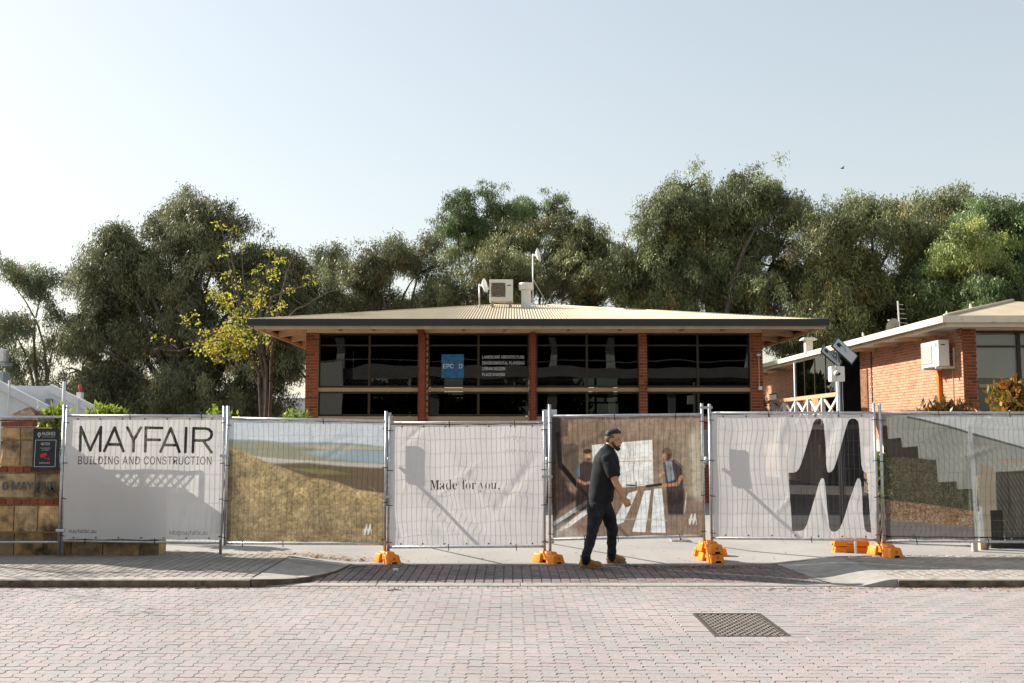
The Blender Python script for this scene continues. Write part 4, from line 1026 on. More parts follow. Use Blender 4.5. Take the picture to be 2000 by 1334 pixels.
def twig_tree():
    """multi stemmed deciduous tree with thin yellow leaf sprays"""
    rn = np.random.default_rng(31); Y = 31.0; s = sc(Y)
    base = Vector((at(518, 842, Y).x, Y, -.35))
    root = thing('yellow_tree', 'slender multi stemmed tree with sparse yellow autumn leaves beside the roof corner', 'tree', base)
    tr = MB(); tips = []
    stems = [[(521,815),(516,740),(500,650),(478,560),(470,470)], [(526,815),(520,720),(505,640),(512,560),(530,490)], [(519,815),(505,730),(470,650),(440,600),(415,560)],
             [(524,815),(530,700),(545,600),(560,530),(575,500)], [(516,780),(480,700),(420,655),(385,650),(360,630)], [(508,700),(470,620),(452,540),(440,480),(432,440)],
             [(512,690),(450,660),(400,670),(350,685),(300,682)], [(520,690),(540,640),(580,605),(640,570),(690,560)], [(500,660),(470,600),(455,520),(450,470),(458,430)],
             [(512,650),(530,580),(560,570),(600,555),(620,545)], [(500,700),(440,700),(400,690),(372,640),(345,600)]]
    for k, st_ in enumerate(stems):
        yo = rn.normal()*.5; pts = [at(x, y, Y+yo*(i/4.)) for i, (x, y) in enumerate(st_)]
        r0 = .055 if k < 4 else .034
        if k < 4: pts[0].z = -.35; pts[0].x = base.x+(k-1.5)*.07
        fine = []
        for i in range(4):
            for q in range(4): fine.append(pts[i].lerp(pts[i+1], q/4)+Vector(rn.normal(size=3)*.012))
        fine.append(pts[4])
        tr.tube(fine, [r0*(1-.9*i/16)+.005 for i in range(17)], 6)
        for i in range(5, 17):
            if rn.random() < (.75 if k < 7 else .4):
                dr = Vector(rn.normal(size=3)); dr.z = abs(dr.z)*.5+.2; dr.normalize(); ln = .25+.6*rn.random()
                e_ = fine[i]+dr*ln; tr.tube([fine[i], fine[i].lerp(e_, .5)+Vector(rn.normal(size=3)*.03), e_], [.012, .008, .004], 4)
                tips += [e_, fine[i].lerp(e_, .55)]
                if rn.random() < .5: tips.append(fine[i])
    tr.build('trunk', m_bark, root, smooth=True)
    P = np.array([list(p) for p in tips])
    # density follows the photograph: thick in the middle, thin to the ends
    px = 1000+P[:, 0]/P[:, 1]*FPX; py = 842-(P[:, 2]-CAM_H)/P[:, 1]*FPX
    dens = np.exp(-((px-465)/68)**2-((py-640)/85)**2)*1.0+.08
    keep = rn.random(len(P)) < dens*1.2
    P = P[keep]; P = np.concatenate([P, P+rn.normal(size=P.shape)*.14])
    H = np.ones((len(P), 3))*(1+.2*rn.normal(size=(len(P), 1))); o_ = rn.random(len(P)) < .07; H[o_] *= np.array([1.15, .8, .8])
    V, F, T = leaves(P, 13, .11, .055, (.10, .10, .05), .10, .25, .8, rn, None, np.clip(H, .4, 1.6))
    link('crown', fastmesh('crown', V, F, m_yleaf, T, base), root)
twig_tree()

def shrub(name, label, Y, px, py, rx, rz, mat, seed, n=120, L=.11, Wd=.05, zb=None, up=.6, per=10, group=None, hue=(1, 1, 1), red=0):
    rn = np.random.default_rng(seed); s = sc(Y); c = at(px, py, Y)
    z0 = ground_z(c.x, Y) if zb is None else zb
    base = Vector((c.x, Y, z0)); root = thing(name, label, 'shrub', base, group)
    r = np.array([rx/s, rx/s*.8, rz/s])
    D = rn.normal(size=(n, 3)); D /= np.linalg.norm(D, axis=1, keepdims=True)
    P = np.array(c)+D*r*(.2+.8*rn.random((n, 1))**.5)
    st_ = MB()
    for q in range(0, n, max(1, n//22)):
        st_.tube(bent(base+Vector(rn.normal(size=3)*.05)*Vector((1, 1, 0)).length, P[q], .05, 4, rn), [.014, .012, .009, .006, .003], 5)
    st_.build('stem', m_bark, root, smooth=True)
    H = np.ones((n, 3))*np.array(hue)*(1+.25*rn.normal(size=(n, 1)))
    if red: k = rn.random(n) < red; H[k] *= np.array([1.8, .85, .6])
    V, F, T = leaves(P, per, L, Wd, (.07, .07, .05), .05, -up, .6, rn, None, np.clip(H, .35, 2.2))
    link('foliage', fastmesh('foliage', V, F, mat, T, base), root)
shrub('shrub', 'bright yellow green shrub poking up above the company banner', 16.5, 208, 830, 34, 42, m_gleaf, 41, n=150, L=.12)
shrub('shrub', 'bright green shrub between the stone pier and the fence post', 15.6, 104, 838, 22, 46, m_gleaf, 42, n=130, L=.11)
shrub('shrub', 'small rounded yellow green shrub just over the fence top by the post pair', 18, 428, 836, 26, 34, m_gleaf, 43, n=110, L=.10)
shrub('shrub', 'low pale shrub showing over the fence left of the brick building', 20, 575, 832, 26, 30, m_gleaf, 44, n=60, L=.10)
shrub('shrub', 'large glossy shrub with orange and green leaves at the right edge', 19, 1978, 800, 36, 56, m_oleaf, 45, n=190, L=.17, Wd=.07, up=.5, per=9, red=.35, hue=(1.5, 1.35, 1))
shrub('shrub', 'low dark leaved shrub along the foot of the sunlit brick wall', 20, 1850, 826, 56, 42, m_oleaf, 46, n=170, L=.17, Wd=.06, red=.3, hue=(.7, .6, .6))
shrub('climbing_shrub', 'narrow strip of leafy shrub seen through the gap right of the big letter', 16.0, 1722, 930, 13, 45, m_gleaf, 47, n=90, L=.08, hue=(.7, .75, .8))

for k, (px, h) in enumerate(((660, 60), (760, 60), (870, 30), (980, 66), (1100, 62), (1330, 60), (1440, 66))):
    shrub('shrub', ['tall dark shrub behind the office, seen through its first window bay', 'bushy shrub behind the office, seen through the glass left of the blue logo', 'tall shrub behind the office, seen through the panes under the blue logo',
          'dark shrub behind the office, seen under the white window lettering', 'broad shrub behind the office, seen through its third window bay', 'dark shrub behind the office, seen at the left of its last window bay', 'dark shrub behind the office, seen at the right end of its last bay'][k], 42.5, px, 815-h*.3, 55, h, m_hleaf, 140+k, n=260, L=.30, Wd=.12, zb=-.55, per=8, hue=(1.6, 1.6, 1.6), group='shrubs behind the office')
# ================================================================ STONE WALL, SIGN, FENCE, BANNERS
rn = np.random.default_rng(51)
YS = 14.06
def XS(px, Y=YS): return at(px, 950, Y).x
def ZS(py, Y=YS): return at(100, py, Y).z
sw_x0, sw_x1 = XS(-190), XS(313)
wall = thing('stone_wall', 'rough yellow limestone wall with red brick bands and a capped pier', 'stone wall', ((sw_x0+sw_x1)/2, YS, 0))
ztop = ZS(911)
MB().box(sw_x0+.01, sw_x1-.01, YS+.03, YS+.34, -.3, ztop-.01).build('wall_core', m_stonemortar, wall)
px0, px1 = XS(-2), XS(67); zp = ZS(834)
MB().box(px0+.012, px1-.012, YS+.004, YS+.5, ztop-.009, zp+.0).build('pier_core', m_stonemortar, wall)
def stone(x0, x1, z0, z1, y, owner=wall, mat=m_stone, name='stone', amp=.035, nx=4, nz=3, dark=1.):
    g = .008; x0 += g; x1 -= g; z0 += g; z1 -= g
    vs = []
    for j in range(nz+1):
        for i in range(nx+1):
            ed = i in (0, nx) or j in (0, nz)
            vs.append((x0+(x1-x0)*i/nx+(0 if ed else rn.normal()*.012), y-(.004 if ed else .012+amp*rn.random()), z0+(z1-z0)*j/nz+(0 if ed else rn.normal()*.008)))
    n = nx+1
    fs = [(j*n+i, j*n+i+1, (j+1)*n+i+1, (j+1)*n+i) for j in range(nz) for i in range(nx)]
    vs += [(x0, y+.045, z0), (x1, y+.045, z0), (x1, y+.045, z1), (x0, y+.045, z1)]; b = (nx+1)*(nz+1)
    fs += [tuple(range(nx, -1, -1))+(b, b+1), tuple(range(nz*n, nz*n+n))+(b+2, b+3), tuple(j*n for j in range(nz+1))[::1]+(b+3, b), tuple(j*n+nx for j in range(nz, -1, -1))+(b+1, b+2)]
    t = dark*(.75+.5*rn.random()); w = rn.normal()*.06
    return MB().add(vs, fs).build(name, mat, owner, tint=(t*(1+w), t, t*(1-1.5*w)))
def course(xa, xb, z0, z1, y, lo=.26, hi=.58, dark=1.):
    x = xa
    while x < xb-.02:
        w = lo+(hi-lo)*rn.random()
        if xb-x-w < .16: w = xb-x
        stone(x, min(x+w, xb), z0, z1, y, dark=dark); x += w
def bandbricks(xa, xb, z0, z1, y, w=.112):
    x = xa
    while x < xb-.03:
        e_ = min(x+w, xb); t = .7+.6*rn.random()
        MB().box(x+.005, e_-.005, y-.006, y+.04, z0+.004, z1-.004).build('brick', m_redbrick, wall, tint=(t, t*.95, t*.9)); x += w
course(sw_x0, sw_x1, -.02, ZS(1040), YS+.01, dark=.5); course(sw_x0, sw_x1, ZS(1039), ZS(987), YS); course(sw_x0, sw_x1, ZS(972), ZS(924), YS)
bandbricks(sw_x0, sw_x1, ZS(986), ZS(974), YS); bandbricks(sw_x0, sw_x1, ZS(923), ztop, YS)
course(px0, px1, ztop+.004, ZS(860), YS-.02, .2, .34); course(px0, px1, ZS(859), ZS(835), YS-.02, .2, .34); bandbricks(px0, px1, ZS(834), ZS(823), YS-.02, .075)
for x0, x1 in ((px1-.03, px1),):
    pass
# shingled pyramid cap
ca, cb, zc0, zc1 = XS(-4), XS(71), ZS(820), ZS(793); cxm, cym = (ca+cb)/2, YS+.24
MB().box(ca+.02, cb-.02, YS-.03, YS+.50, ZS(823)+.002, zc0).build('pier_cap', m_timber, wall, tint=(.6, .5, .45))
NC = 8
for k in range(NC):
    t0, t1 = k/NC, (k+1)/NC
    h0, h1 = (1-t0), (1-t1); half = (cb-ca)/2
    for side in range(4):
        m_ = max(1, int(round(8*h0)))
        for q in range(m_):
            u0, u1 = -1+2*q/m_, -1+2*(q+1)/m_
            def pt(u, h, dz):
                a, b = u*h*half, -h*half*1.0
                xx, yy = [(a, b), (-b, a), (-a, -b), (b, -a)][side]
                return (cxm+xx, cym+yy*.98, zc0+(zc1-zc0)*(1-h)+dz)
            mb = MB().add([pt(u0, h0*1.02, -.002+.006*rn.random()), pt(u1, h0*1.02, -.002+.006*rn.random()), pt(u1, h1, .004), pt(u0, h1, .004), pt(u0, h0*1.02, -.016), pt(u1, h0*1.02, -.016)], [(0, 1, 2, 3), (4, 5, 1, 0)])
            t = .55+.9*rn.random(); mb.build('shingle', m_shingle, wall, tint=(t, t*.95, t*.9))
# metal letters on the wall
zl0, zl1 = ZS(957), ZS(940.5)
for ch, a, b in (('0', 8, 18), ('M', 26, 41), ('A', 42.5, 55.5), ('Y', 55.5, 68), ('F', 70.5, 79), ('A', 80.5, 93.5), ('I', 95.5, 97.6), ('R', 101, 113)):
    v, f = text_geo(ch, F_SANS); kx = (XS(b)-XS(a))/(v[:, 0].max()-v[:, 0].min()); kz = (zl1-zl0)/(v[:, 1].max()-v[:, 1].min())
    P = [(XS(a)+(p[0]-v[:, 0].min())*kx, zl0+(p[1]-v[:, 1].min())*kz) for p in v]
    mb = MB(); n = len(P); mb.add([(x, YS-.055, z) for x, z in P]+[(x, YS-.040, z) for x, z in P], list(f)+[tuple(i+n for i in t[::-1]) for t in f])
    from collections import Counter
    ec = Counter()
    for t in f:
        for i in range(3): ec[tuple(sorted((t[i], t[(i+1) % 3])))] += 1
    mb.add([(x, YS-.055, z) for x, z in P]+[(x, YS-.040, z) for x, z in P], [(a_, b_, b_+n, a_+n) for (a_, b_), c in ec.items() if c == 1])
    mb.build('letter', m_lettergrey, wall)
# steel lattice standing on the wall behind the first banner
lt = thing('steel_lattice', 'low steel lattice on the stone wall, seen as a shadow on the company banner', 'lattice', (XS(190), YS+.17, ztop))
lx0, lx1, lz0, lz1 = XS(72), XS(300), ztop+.02, ztop+.42
fm = MB()
for z in (lz0, lz1): fm.box(lx0, lx1, YS+.155, YS+.185, z-.012, z+.012)
for x in (lx0, (lx0+lx1)/2, lx1): fm.box(x-.014, x+.014, YS+.156, YS+.184, ztop-.01, lz1+.011)
fm.build('frame', m_greyp, lt)
br = MB(); x = lx0
while x < lx1-.36:
    br.beam((x, YS+.165, lz0), (x+.36, YS+.165, lz1), .012, .012); br.beam((x+.36, YS+.178, lz0), (x, YS+.178, lz1), .012, .012); x += .12
br.build('lattice', m_greyp, lt)

# ---------------------------------------------------------------- flat print: drawn into pixel buffers
class Canvas:
    def __init__(s, x0, y0, x1, y1, col, alpha=1., S=3):
        s.x0, s.y0, s.S = x0, y0, S; s.w, s.h = int((x1-x0)*S), int((y1-y0)*S)
        s.a = np.zeros((s.h, s.w, 4), np.float32); s.a[..., :3] = np.array(col)/255.; s.a[..., 3] = alpha
        yy, xx = np.mgrid[0:s.h, 0:s.w]; s.xx = x0+(xx+.5)/S; s.yy = y0+(yy+.5)/S
    def put(s, m, col, alpha=None, o=1., feather=0):
        if feather: m = blur(m.astype(np.float32), int(feather*s.S))
        m = (m*o)[..., None] if m.ndim == 2 else m
        s.a[..., :3] = s.a[..., :3]*(1-m)+np.array(col)/255.*m
        if alpha is not None: s.a[..., 3:] = s.a[..., 3:]*(1-m)+alpha*m
    def polymask(s, pts):
        m = np.zeros((s.h, s.w), bool); n = len(pts)
        for i in range(n):
            (xa, ya), (xb, yb_) = pts[i], pts[(i+1) % n]
            if ya == yb_: continue
            c = ((ya > s.yy) != (yb_ > s.yy)) & (s.xx < (xb-xa)*(s.yy-ya)/(yb_-ya)+xa); m ^= c
        return m
    def poly(s, pts, col, alpha=None, o=1., feather=0): s.put(s.polymask(pts).astype(np.float32), col, alpha, o, feather)
    def ell(s, cx, cy, rx, ry, col, o=1., feather=0): s.put((((s.xx-cx)/rx)**2+((s.yy-cy)/ry)**2 < 1).astype(np.float32), col, None, o, feather)
    def line(s, pts, w, col, o=1., feather=0, alpha=None):
        m = np.zeros((s.h, s.w), np.float32)
        for (xa, ya), (xb, yb_) in zip(pts[:-1], pts[1:]):
            dx, dy = xb-xa, yb_-ya; L = dx*dx+dy*dy+1e-9; t = np.clip(((s.xx-xa)*dx+(s.yy-ya)*dy)/L, 0, 1)
            m = np.maximum(m, np.clip((w/2-np.hypot(s.xx-xa-t*dx, s.yy-ya-t*dy))*s.S+.5, 0, 1))
        s.put(m, col, alpha, o, feather)
    def text(s, str_, x0, x1, yt, yb_, col, alpha=None, font=None, offset=0., o=1., space=1.):
        v, f = text_geo(str_, font, offset, space)
        X = x0+(v[:, 0]-v[:, 0].min())/(v[:, 0].max()-v[:, 0].min())*(x1-x0); Yv = yb_-(v[:, 1]-v[:, 1].min())/(v[:, 1].max()-v[:, 1].min())*(yb_-yt)
        SS = 3; X = (X-s.x0)*s.S*SS; Yv = (Yv-s.y0)*s.S*SS
        m = np.zeros((s.h*SS, s.w*SS), bool)
        for t in f:
            xs, ys = X[list(t)], Yv[list(t)]
            a, b, c, d = int(xs.min()), int(xs.max())+2, int(ys.min()), int(ys.max())+2
            a, c = max(a, 0), max(c, 0); b, d = min(b, s.w*SS), min(d, s.h*SS)
            if b <= a or d <= c: continue
            py, px = np.mgrid[c:d, a:b]; px = px+.5; py = py+.5
            e = [(xs[(i+1) % 3]-xs[i])*(py-ys[i])-(ys[(i+1) % 3]-ys[i])*(px-xs[i]) for i in range(3)]
            m[c:d, a:b] |= ((e[0] >= 0) & (e[1] >= 0) & (e[2] >= 0)) | ((e[0] <= 0) & (e[1] <= 0) & (e[2] <= 0))
        s.put(m.reshape(s.h, SS, s.w, SS).mean(axis=(1, 3)).astype(np.float32), col, alpha, o)
    def image(s, name):
        im = bpy.data.images.new(name, s.w, s.h, alpha=True); im.alpha_mode = 'CHANNEL_PACKED'
        im.pixels.foreach_set(np.ascontiguousarray(np.clip(s.a[::-1], 0, 1)).ravel()); im.update(); im.pack(); return im
def blur(m, r):
    r = max(1, r); k = 2*r+1
    for _ in range(2):
        for ax in (0, 1):
            pad = [(0, 0), (0, 0)]; pad[ax] = (r+1, r); c = np.cumsum(np.pad(m, pad, mode='edge'), axis=ax)
            m = (np.take(c, range(k, c.shape[ax]), axis=ax)-np.take(c, range(0, c.shape[ax]-k), axis=ax))/k
    return m
def fnoise(h, w, cell, seed, octv=4):
    r_ = np.random.default_rng(seed); out = np.zeros((h, w), np.float32); amp = 1.; tot = 0
    for o in range(octv):
        gh, gw = int(h/cell)+3, int(w/cell)+3; g_ = r_.random((gh, gw)).astype(np.float32)
        y = np.arange(h)/cell; x = np.arange(w)/cell; yi, xi = y.astype(int), x.astype(int); fy, fx = (y-yi)[:, None], (x-xi)[None]
        fy = fy*fy*(3-2*fy); fx = fx*fx*(3-2*fx)
        v = (g_[yi][:, xi]*(1-fy)+g_[yi+1][:, xi]*fy)*(1-fx)+(g_[yi][:, xi+1]*(1-fy)+g_[yi+1][:, xi+1]*fy)*fx
        out += v*amp; tot += amp; amp *= .55; cell = max(1.2, cell/2)
    return out/tot
def small_m(c, x, y, w, h, col):
    """the wavy double-peak emblem in a w x h box"""
    c.poly([(x+(a-636)/502*w, y+(b-240)/725*h) for a, b in EMBLEM], col)
EMBLEM = [(636,590),(665,590),(685,584),(700,565),(715,530),(740,450),(785,305),(797,268),(808,250),(825,242),(845,243),(858,258),(863,285),(868,400),(873,540),(878,578),(884,587),(893,588),(905,582),(918,565),(932,530),(960,445),(1000,300),(1012,264),(1024,247),(1040,241),(1060,242),(1076,258),(1082,290),(1086,400),(1090,540),(1097,572),(1108,586),(1121,590),(1138,965),(1118,965),(1104,956),(1097,935),(1092,860),(1087,700),(1083,645),(1078,628),(1071,622),(1062,628),(1050,655),(1010,765),(975,870),(960,910),(945,940),(925,958),(905,963),(888,957),(877,935),(873,880),(868,740),(862,650),(857,630),(848,622),(838,630),(825,655),(790,765),(757,868),(742,915),(728,943),(713,955),(695,959),(648,960)]
WHITE = (228, 225, 222)
INK = (46, 45, 44)
def banner_mat(name, im, transl=.30):
    m = bpy.data.materials.new(name); m.use_nodes = True; t = m.node_tree; t.nodes.clear()
    out = t.nodes.new('ShaderNodeOutputMaterial'); ti = t.nodes.new('ShaderNodeTexImage'); ti.image = im; ti.interpolation = 'Linear'; ti.extension = 'EXTEND'
    df = t.nodes.new('ShaderNodeBsdfPrincipled'); df.inputs['Roughness'].default_value = .6; df.inputs['Specular IOR Level'].default_value = .2
    tl = t.nodes.new('ShaderNodeBsdfTranslucent'); tp = t.nodes.new('ShaderNodeBsdfTransparent')
    lk(t, ti.outputs[0], df.inputs['Base Color']); lk(t, ti.outputs[0], tl.inputs[0])
    a = t.nodes.new('ShaderNodeMixShader'); a.inputs[0].default_value = transl; lk(t, df.outputs[0], a.inputs[1]); lk(t, tl.outputs[0], a.inputs[2])
    b = t.nodes.new('ShaderNodeMixShader'); lk(t, ti.outputs[1], b.inputs[0]); lk(t, tp.outputs[0], b.inputs[1]); lk(t, a.outputs[0], b.inputs[2])
    lk(t, b.outputs[0], out.inputs[0]); return m

# ---- panels: post pixel columns and depth, rail heights (photo rows), tops and feet of the posts
PAN = [dict(L=(-195, 13.87), R=(120.5, 13.87), top=(817, 814), bot=(1060, 1058.5), pt=(800, 791), pb=(1083, 1083), lab='galvanised mesh fence panel without a banner, in front of the stone wall'),
       dict(L=(127, 13.87), R=(434.5, 13.87), top=(812, 812), bot=(1056, 1061), pt=(792, 793), pb=(1083, 1083.5), lab='galvanised fence panel carrying the company name banner'),
       dict(L=(442.5, 13.90), R=(753, 14.0), top=(816.5, 822), bot=(1061, 1063), pt=(793, 803), pb=(1066, 1076), lab='galvanised fence panel carrying the grassland photo banner'),
       dict(L=(760, 14.0), R=(1063, 14.02), top=(826, 824), bot=(1069, 1067.5), pt=(806, 803), pb=(1076, 1078), lab='galvanised fence panel carrying the plain slogan banner'),
       dict(L=(1074, 14.05), R=(1373, 14.2), top=(813, 809), bot=(1054, 1047.5), pt=(790, 788), pb=(1078, 1066), lab='galvanised fence panel carrying the dark workshop photo banner'),
       dict(L=(1388, 14.2), R=(1711, 14.05), top=(806.5, 806), bot=(1051, 1055), pt=(789, 787), pb=(1066, 1062), lab='galvanised fence panel carrying the banner with the big black emblem'),
       dict(L=(1722.5, 14.02), R=(2036, 14.02), top=(806, 806), bot=(1057, 1058.5), pt=(788, 788), pb=(1066, 1083), lab='galvanised fence panel at the right edge carrying the photo banner of a stepped hedge')]
panels = []
for p in PAN:
    (pl, yl), (pr_, yr) = p['L'], p['R']
    L, R_ = Vector((at(pl, 930, yl).x, yl, 0)), Vector((at(pr_, 930, yr).x, yr, 0))
    zt = [at(pl, p['top'][0], yl).z, at(pr_, p['top'][1], yr).z]; zb = [at(pl, p['bot'][0], yl).z, at(pr_, p['bot'][1], yr).z]
    pt = [at(pl, p['pt'][0], yl).z, at(pr_, p['pt'][1], yr).z]; pb = [at(pl, p['pb'][0], yl).z, at(pr_, p['pb'][1], yr).z]
    t = thing('temporary_fence', p['lab'], 'fence panel', ((L.x+R_.x)/2, (L.y+R_.y)/2, min(pb)), 'temporary fence panels along the street')
    for P_, a, b in ((L, pb[0], pt[0]), (R_, pb[1], pt[1])):
        MB().tube([(P_.x, P_.y, a), (P_.x, P_.y, b)], .021, 10).build('post', m_steel, t, smooth=True)
    for z in (zt, zb):
        MB().tube([(L.x, L.y, z[0]), (R_.x, R_.y, z[1])], .017, 8).build('rail', m_steel, t, smooth=True)
    wr_ = .0014 if p is PAN[0] else .0023
    wm = MB(); ww = (R_-L).length; n = int(ww/.072)
    for i in range(1, n):
        q = L.lerp(R_, i/n); za, zb_ = zb[0]+(zb[1]-zb[0])*i/n, zt[0]+(zt[1]-zt[0])*i/n
        wm.tube([(q.x, q.y, za), (q.x, q.y, zb_)],  wr_, 4, cap=False)
    for j in range(1, 9):
        f_ = j/9; wm.tube([(L.x, L.y+.004, zb[0]+(zt[0]-zb[0])*f_), (R_.x, R_.y+.004, zb[1]+(zt[1]-zb[1])*f_)],  wr_, 4, cap=False)
    wm.build('wire_mesh', m_wire2 if p is PAN[0] else m_wire, t)
    panels.append(dict(L=L, R=R_, zt=zt, zb=zb, t=t))
def clamp(t, a, b, z):
    MB().beam((a.x-.035, a.y-.035, z), (b.x+.035, b.y-.035, z), .012, .035).build('clamp', m_steel, t)
clamp(panels[4]['t'], panels[4]['R'], panels[5]['L'], at(1380, 796, 14.2).z)
clamp(panels[4]['t'], panels[3]['R'], panels[4]['L'], at(1069, 931, 14.0).z)
clamp(panels[1]['t'], panels[1]['R'], panels[2]['L'], at(438, 890, 13.9).z)
clamp(panels[1]['t'], panels[0]['R'], panels[1]['L'], at(123, 1035, 13.87).z)
clamp(panels[3]['t'], panels[2]['R'], panels[3]['L'], at(757, 970, 14.0).z)

def banner(k, cv, label, rect, seed, ties_top, ties_bot, wav=.010, transl=.30):
    """fabric sheet tied over panel k; rect = photo columns and rows of its corners (left x, right x, top yL yR, bottom yL yR)"""
    pn = panels[k]; L, R_ = pn['L'], pn['R']; rn_ = np.random.default_rng(seed)
    xl, xr, (tl, tr_), (bl, br_) = rect
    A = Vector((at(xl, 930, L.y).x, L.y-.024, 0)); B = Vector((at(xr, 930, R_.y).x, R_.y-.024, 0))
    za = (at(xl, bl, L.y).z, at(xl, tl, L.y).z); zb_ = (at(xr, br_, R_.y).z, at(xr, tr_, R_.y).z)
    NX, NZ = 120, 84; u, v = np.meshgrid(np.linspace(0, 1, NX+1), np.linspace(0, 1, NZ+1))
    wx = (B-A).length; U, V = u*wx, v*1.75
    h = np.zeros_like(u)
    for q in range(16):                     # gentle billows and drooping creases
        fx, fz = rn_.normal()*5.5, rn_.normal()*3.2; h += np.sin(U*fx+V*fz+rn_.random()*6.28)*.25
    for q in range(9):
        x_, z_, s_ = rn_.random()*wx, rn_.random()*1.75, .10+.22*rn_.random(); a = rn_.normal()*1.0
        d_ = (U-x_)*math.cos(a)+(V-z_)*math.sin(a); e_ = -(U-x_)*math.sin(a)+(V-z_)*math.cos(a)
        h += 1.5*np.exp(-(d_/(s_*.22))**2-(e_/(s_*1.8))**2)*(1 if rn_.random() < .5 else -1)
    edge = np.minimum(1, 6*np.minimum(np.minimum(u, 1-u), np.minimum(v, 1-v))+.25)
    h = np.maximum(h*wav*edge, -.014)
    sag = .010*np.abs(np.sin(u*math.pi*4))*(np.exp(-v*14)+np.exp(-(1-v)*14))
    X = A.x+(B.x-A.x)*u; Yv = A.y+(B.y-A.y)*u-h
    Z = (za[0]*(1-u)+zb_[0]*u)*(1-v)+(za[1]*(1-u)+zb_[1]*u)*v + sag*np.where(v < .5, 1, -1)
    verts = np.stack([X, Yv, Z], -1).reshape(-1, 3); n = NX+1
    i, j = np.meshgrid(np.arange(NX), np.arange(NZ)); a = (j*n+i).ravel()
    quads = np.stack([a, a+1, a+n+1, a+n], 1)
    o0 = ((A.x+B.x)/2, A.y, min(za[0], zb_[0]))
    me = fastmesh('banner', verts, quads, None, None, o0, smooth=True)
    uv = me.uv_layers.new(name='print'); c = np.stack([u, v], -1).reshape(-1, 2)[quads.ravel()].astype(np.float32)
    uv.data.foreach_set('uv', c.ravel())
    me.materials.append(banner_mat('banner_print', cv.image('print'), transl))
    o = tag(link('banner', me, None, o0), label, 'banner', 'printed banners on the fence')
    for xs, up in ((ties_top, 1), (ties_bot, 0)):
        for px in xs:
            f_ = (px-xl)/(xr-xl); q = A.lerp(B, f_); z = za[up]+(zb_[up]-za[up])*f_; zr_ = (pn['zt'] if up else pn['zb']); zr_ = zr_[0]+(zr_[1]-zr_[0])*f_
            lo, hi = min(z, zr_)-.045, max(z, zr_)+.022
            MB().tube([(q.x+.004, q.y-.016, lo), (q.x, q.y-.018, (lo+hi)/2), (q.x-.003, q.y-.01, hi)], .006, 5).build('cable_tie', m_black, o)
    for px in (xl+1, xr-1):
        for f_ in (.03, .33, .62, .95):
            s_ = 0 if px < (xl+xr)/2 else 1; P_ = L if s_ == 0 else R_; q = A if s_ == 0 else B
            z = (za[0] if s_ == 0 else zb_[0])*(1-f_)+(za[1] if s_ == 0 else zb_[1])*f_
            MB().tube([(q.x+(.03 if s_ == 0 else -.03), q.y-.014, z), (P_.x+(-.03 if s_ == 0 else .03), P_.y-.028, z+.006)], .0055, 5).build('cable_tie', m_black, o)
    ey = MB()
    for q_ in range(7):
        f_ = (q_+.5)/7; q = A.lerp(B, f_)
        for up in (0, 1):
            z = za[up]+(zb_[up]-za[up])*f_+(-.03 if up else .03)
            ey.tube([(q.x, q.y-.018, z), (q.x, q.y-.0235, z)], .011, 8)
    ey.build('eyelet', m_black if k in (1, 3, 5) else m_steel, o)
    return o

# company banner
cv = Canvas(128, 813, 436, 1055, WHITE, .94)
def stroke(ps, w=5.5):
    cv.line(ps, w, INK, 1., 0, .86)
def ty(x, y): return y+(x-153)/264*3.0
def L_(*ps): stroke([(x, ty(x, y)) for x, y in ps])
T_, B_ = 833.0, 880.2
for ps in (((155.5, B_), (155.5, T_)), ((155.8, T_+1), (175.2, B_-1)), ((175.2, B_-1), (194.6, T_+1)), ((194.9, T_), (194.9, B_)),      # M
           ((203, B_), (221.8, T_+.6)), ((221.8, T_+.6), (240.5, B_)), ((208.5, 867), (235.2, 867)),                          # A
           ((246.8, T_), (260.2, 858)), ((260.2, 858), (273.4, T_)), ((260.2, 857), (260.2, B_)),                          # Y
           ((283, T_), (283, B_)), ((283, T_+.2), (315, T_+.2)), ((283, 857), (311, 857)),                               # F
           ((313.5, B_), (332.2, T_+.6)), ((332.2, T_+.6), (350.8, B_)), ((318.8, 867), (345.6, 867)),                          # A
           ((362.5, T_), (362.5, B_)),                                                                            # I
           ((377.2, T_), (377.2, B_)), ((377.2, T_+.2), (401, T_+.2), (407.5, 835), (412, 839.5), (413.2, 845.5), (411.5, 851), (406.5, 855.5), (400, 857.2), (377.2, 857.2)), ((396.5, 857.2), (413.5, B_))):
    L_(*ps)
cv.poly([(140, 820), (430, 820), (430, 832.4), (153, 829.6), (140, 829.4)], WHITE, .94); cv.poly([(140, 883.2), (153, 883.2), (430, 886.3), (430, 889), (140, 887)], WHITE, .94)
cv.text('BUILDING AND CONSTRUCTION', 152, 414, 891.5, 907.5, INK, .84, F_SANS, 0, space=1.06)
cv.text('mayfairbc.au', 139.5, 193, 1034.5, 1045, INK, .84, F_SANS)
cv.text('info@mayfairbc.au', 336, 410, 1036, 1047.5, INK, .84, F_SANS)
banner(1, cv, 'white banner with the company name MAYFAIR in large dark capitals', (128.5, 435, (814, 814), (1053.5, 1055)), 61, (252, 392), (173, 308), wav=.006)

